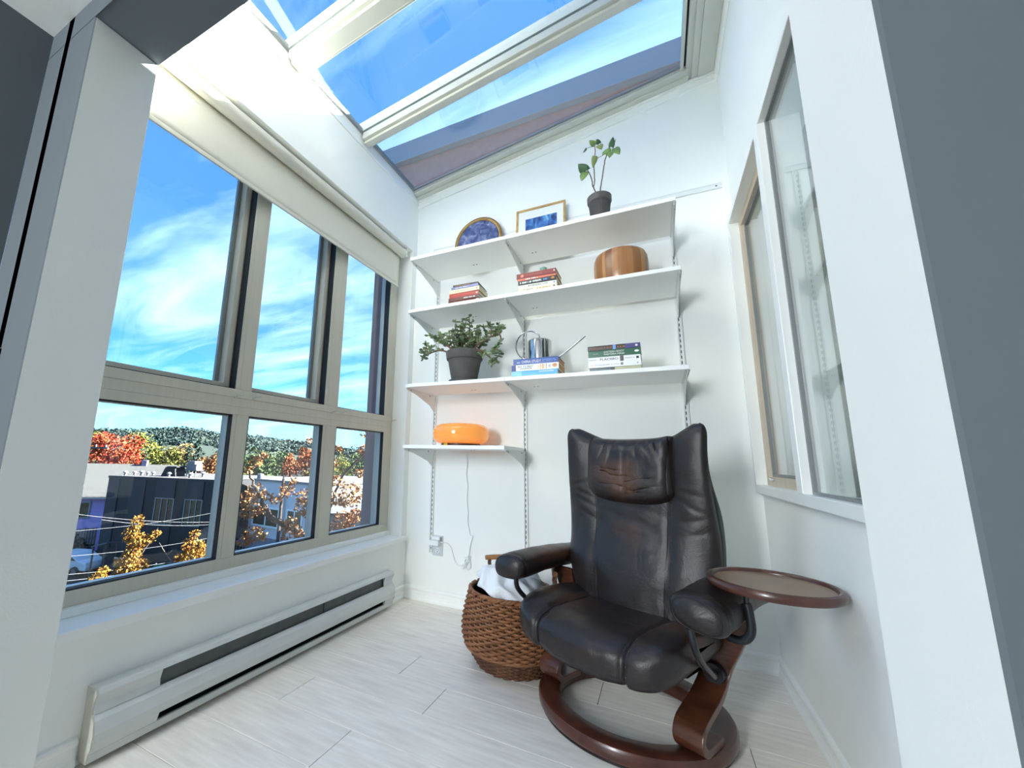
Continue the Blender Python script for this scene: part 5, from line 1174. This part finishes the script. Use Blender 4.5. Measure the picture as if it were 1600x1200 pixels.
zr0, zr1 = zel(-3.4, 54) - GZ, zel(-1.75, 56) - GZ
MB().prism([(-.3, zr0), (2.5, zr1), (5.3, zr0), (5.3, zr0 + .15), (2.5, zr1 + .15), (-.3, zr0 + .15)], 'x', -2.4, 1.9).build('roof', SHING, hs)
MB().tube([(.4, 2.5, zr1), (.4, 2.5, zr1 + 1.2)], .06, 8).build('chimney_pipe', VENT, hs)
wb = thing('white_building', 'sunlit white building behind the orange leaves in the right-hand pane', 'building', bearing(48.0, 30, GZ), math.radians(-48))
MB().box(0, 7, 0, 6, 0, zel(-5.6, 31) - GZ).build('wall', mat('white_render', (200, 198, 192), .85, noise=.03), wb); MB().box(-.15, 7.15, -.15, 6.1, zel(-5.6, 31) - GZ, zel(-5.6, 31) - GZ + .12).build('roof', SHING, wb)
for i, (az, d, e0, e1, lab) in enumerate(((47.9, 50, -4.0, -2.9, 'left of the two small grey gables in the right-hand pane'), (51.7, 46, -3.9, -2.5, 'right of the two small grey gables in the right-hand pane'))):
    h_ = thing('gabled_house', lab, 'house', bearing(az, d, GZ), math.radians(-42)); za, zb = zel(e0, d) - GZ, zel(e1, d) - GZ
    MB().box(-1.2, 1.2, 0, 4, 0, za).build('wall', GRB, h_); MB().prism([(-1.4, za), (0, zb), (1.4, za), (1.4, za + .12), (0, zb + .14), (-1.4, za + .12)], 'y', -.2, 4.2).build('roof', SHING, h_)

# ---- poles, wires, street signs
pl_ = thing('utility_pole', 'pale utility pole with crossarm at the far left', 'pole', bearing(22.35, 38, GZ)); PT = zel(.15, 38) - GZ
MB().tube([(0, 0, 0), (.15, 0, PT + .3)], [.17, .11], 10).build('pole', BARKP, pl_, smooth=True); MB().box(-.4, 1.25, -.06, .06, PT - .06, PT + .06, M=Matrix.Rotation(math.radians(40), 4, 'Z')).build('crossarm', BARKP, pl_)
for q in (-.3, .5, 1.1): c = Matrix.Rotation(math.radians(40), 4, 'Z') @ Vector((q, 0, PT + .06)); MB().lathe([(0, 0), (.05, 0), (.06, .08), (.03, .16), (0, .17)], 10).build('insulator', VENT, pl_, smooth=True, loc=c)
p2 = thing('utility_pole', 'thin brown pole in front of the grey shop building', 'pole', bearing(42.25, 27, GZ)); MB().tube([(0, 0, 0), (.04, 0, zel(-3.0, 27) - GZ)], [.11, .08], 10).build('pole', BARK, p2, smooth=True)
MB().tube([(.04, 0, zel(-3.2, 27) - GZ), (.04, .0, zel(-2.6, 27) - GZ)], .045, 8).build('pole_cap', DARKM, p2)
WIRE = mat('pale_wire', (206, 208, 212), 0.5)
for i, (a, ea, b_, eb, d, lab) in enumerate(((19, -8.1, 37, -6.55, 30, 'highest and brightest overhead wire in front of the dark building'), (21, -6.2, 37, -8.0, 31.5, 'overhead wire descending to the right across the dark building'), (24.5, -7.2, 37, -8.15, 31, 'second overhead wire descending to the right'), (19, -10.3, 37, -9.35, 29, 'overhead wire through the middle of the golden tree'), (19, -11.9, 37, -11.2, 28, 'second lowest overhead wire crossing the golden tree'), (19, -12.5, 37, -11.6, 28, 'lowest overhead wire above the street'))):
    A, B_ = bearing(a, d, zel(ea, d)), bearing(b_, d, zel(eb, d)); n = 14
    o = MB().tube([A.lerp(B_, k / n) - Vector((0, 0, .25 * (1 - (2 * k / n - 1) ** 2))) for k in range(n + 1)], .012, 5).build('overhead_wire', WIRE); tag(o, lab, 'wire')
sg = thing('street_sign', 'small white street sign on a post among the golden leaves', 'sign', bearing(26.5, 33, GZ), rzd + .4); MB().tube([(0, 0, 0), (0, 0, zel(-11.1, 33) - GZ)], .035, 8).build('post', SASH, sg); MB().box(-.24, .24, -.06, -.036, zel(-11.9, 33) - GZ, zel(-11.05, 33) - GZ).build('sign_panel', WFR, sg)
sg = thing('street_sign', 'green street name sign at the bottom of the left lower pane', 'sign', bearing(30.2, 32, GZ), rzd + .3); MB().tube([(-.2, 0, 0), (-.2, 0, zel(-12.0, 32) - GZ)], .03, 8).build('post', SASH, sg); MB().box(-.3, .3, -.05, -.031, zel(-12.75, 32) - GZ, zel(-12.1, 32) - GZ).build('sign_panel', mat('sign_green', (70, 150, 110), .5), sg)

# ---- street trees close to the building
def street_tree(label, az, d, limbs, clumps, m, n, size, seed, bark=BARKP, k=1.0):
    """limbs: polylines of (az, el, dist); clumps: (az, el, dist, radius)"""
    rr = random.Random(seed); p = bearing(az, d, GZ); t = thing('street_tree', label, 'tree', p)
    def loc(a, e, dd): return bearing(a, dd, zel(e, dd)) - p
    mb = MB()
    for pts, r0, r1 in limbs:
        P = smoothpts([loc(*q) if len(q) == 3 else Vector((0, 0, 0)) for q in pts], 5)
        P = [q + Vector((rr.uniform(-1, 1), rr.uniform(-1, 1), rr.uniform(-1, 1))) * r0 * .3 for q in P]
        mb.tube(P, [r0 + (r1 - r0) * i / (len(P) - 1) for i in range(len(P))], 7)
    mb.build('branch', bark, t, smooth=True)
    foliage([(tuple(loc(a, e, dd)), (r * k, r * k, r * zz * k)) for a, e, dd, r, zz in clumps], n, size, m, t, rr=rr, core=0.95)
    return t
street_tree('golden brown street tree in front of the dark building, left one with the tallest crown', 28.2, 22.5,
    [([(), (28.2, -14, 22.5), (27.9, -10, 22.5), (27.6, -7.2, 22.5)], .09, .015), ([(28.0, -11.5, 22.5), (28.9, -10, 22.4), (29.6, -8.3, 22.3)], .03, .01), ([(28.1, -13, 22.5), (26.8, -12, 22.5)], .03, .01)],
    [(27.6, -7.7, 22.5, .30, 1.1), (27.3, -8.8, 22.5, .36, 1.1), (27.9, -9.6, 22.4, .40, 1.0), (28.8, -9.5, 22.4, .26, .8), (29.5, -8.9, 22.3, .22, .7), (27.6, -10.9, 22.4, .42, 1.0), (26.7, -11.6, 22.5, .30, .8), (27.5, -12.3, 22.4, .55, .8), (28.3, -12.1, 22.4, .42, .8), (28.2, -13.6, 22.4, .5, .8)], L_GOLD, 2600, .055, 21)
street_tree('golden brown street tree at the right side of the dark building', 32.9, 22,
    [([(), (32.9, -15, 22), (32.9, -12, 22), (33.0, -9.2, 22)], .08, .012), ([(32.6, -13, 22), (31.2, -11.8, 22), (29.9, -9.9, 22)], .028, .01), ([(31.4, -12.0, 22), (30.2, -12.4, 22)], .018, .008), ([(30.8, -11.2, 22), (31.4, -10.6, 22)], .014, .006)],
    [(33.2, -9.3, 22, .24, 1.0), (32.8, -10.3, 22, .34, .9), (33.8, -10.6, 22, .32, .9), (33.2, -11.5, 22, .46, .8), (32.1, -11.6, 22, .28, .8), (31.6, -12.9, 22, .3, .7), (34.2, -11.6, 22, .3, .9), (32.6, -12.8, 22, .5, .7)], L_GOLD, 1700, .055, 22)
street_tree('low golden brown street tree at the bottom left of the window', 24.9, 22,
    [([(), (24.9, -15, 22), (25.2, -12.0, 22)], .05, .01)], [(25.3, -12.2, 22, .22, 1.0), (25.0, -12.9, 22, .34, .8), (24.5, -13.6, 22, .4, .8)], L_GOLD, 800, .055, 23)
street_tree('orange leaved street tree with a thick leaning branch close to the window', 47.2, 13,
    [([(), (47.4, -16, 13), (46.6, -11.0, 13), (44.6, -9.6, 13), (42.6, -8.5, 13), (41.0, -7.3, 13), (39.9, -5.4, 12.8), (39.0, -3.8, 12.6), (38.3, -2.2, 12.4)], .15, .02), ([(41.3, -7.6, 13), (40.1, -7.1, 13.2), (38.6, -6.8, 13.2)], .07, .02), ([(42.2, -8.2, 13), (42.4, -5.5, 12.9), (43.3, -3.2, 12.8)], .025, .01),
     ([(46.6, -11.0, 13), (48.4, -6.0, 12.8), (49.6, -2.6, 12.6), (52.2, 0.4, 12.4), (54, 2.6, 12.2)], .055, .02), ([(47.0, -8.8, 12.9), (50.6, -8.4, 12.8), (53, -8.0, 12.6)], .025, .01), ([(48.6, -5.6, 12.8), (48.4, -2.0, 12.8), (49.0, 1.2, 12.8)], .014, .006)],
    [(39.2, -4.6, 12.8, .20, .9), (38.4, -5.6, 12.9, .22, .8), (40.4, -5.2, 12.8, .16, .7), (38.6, -7.1, 13, .22, .6), (40.0, -6.6, 13, .18, .6), (42.8, -4.4, 12.8, .18, .9), (43.4, -3.3, 12.8, .12, .8), (41.6, -5.6, 12.8, .14, .7), (45.2, -5.3, 12.8, .22, .9), (44.9, -6.4, 12.8, .2, .8), (45.6, -7.2, 12.8, .16, .8), (43.6, -8.4, 12.9, .18, .8), (43.9, -9.6, 12.9, .26, .8), (39.6, -9.6, 13, .26, .7), (38.6, -10.2, 13, .16, .7), (45.4, -10.6, 12.8, .3, .7), (38.9, -1.0, 12.6, .15, .7), (38.2, -2.0, 12.6, .12, .7), (39.8, -.2, 12.6, .12, .6), (45.0, 1.9, 12.8, .1, .7),
     (49.0, -3.2, 12.7, .2, .6), (50.6, -4.2, 12.6, .26, .6), (48.8, -5.4, 12.7, .26, .6), (50.4, -5.8, 12.6, .26, .5), (51.8, -4.9, 12.5, .22, .6), (50.2, -8.0, 12.7, .26, .7), (51.6, -7.6, 12.6, .22, .7), (49.4, -9.3, 12.7, .3, .6), (51.0, -9.4, 12.6, .24, .6), (48.4, -1.0, 12.8, .12, .8), (48.9, 0.9, 12.8, .12, .7), (52.2, .9, 12.4, .16, .7), (52.6, 2.9, 12.3, .14, .7), (51.9, -2.2, 12.4, .16, .6)], L_OR, 3600, .05, 24, BARK, 1.4)
REFL = 1.0
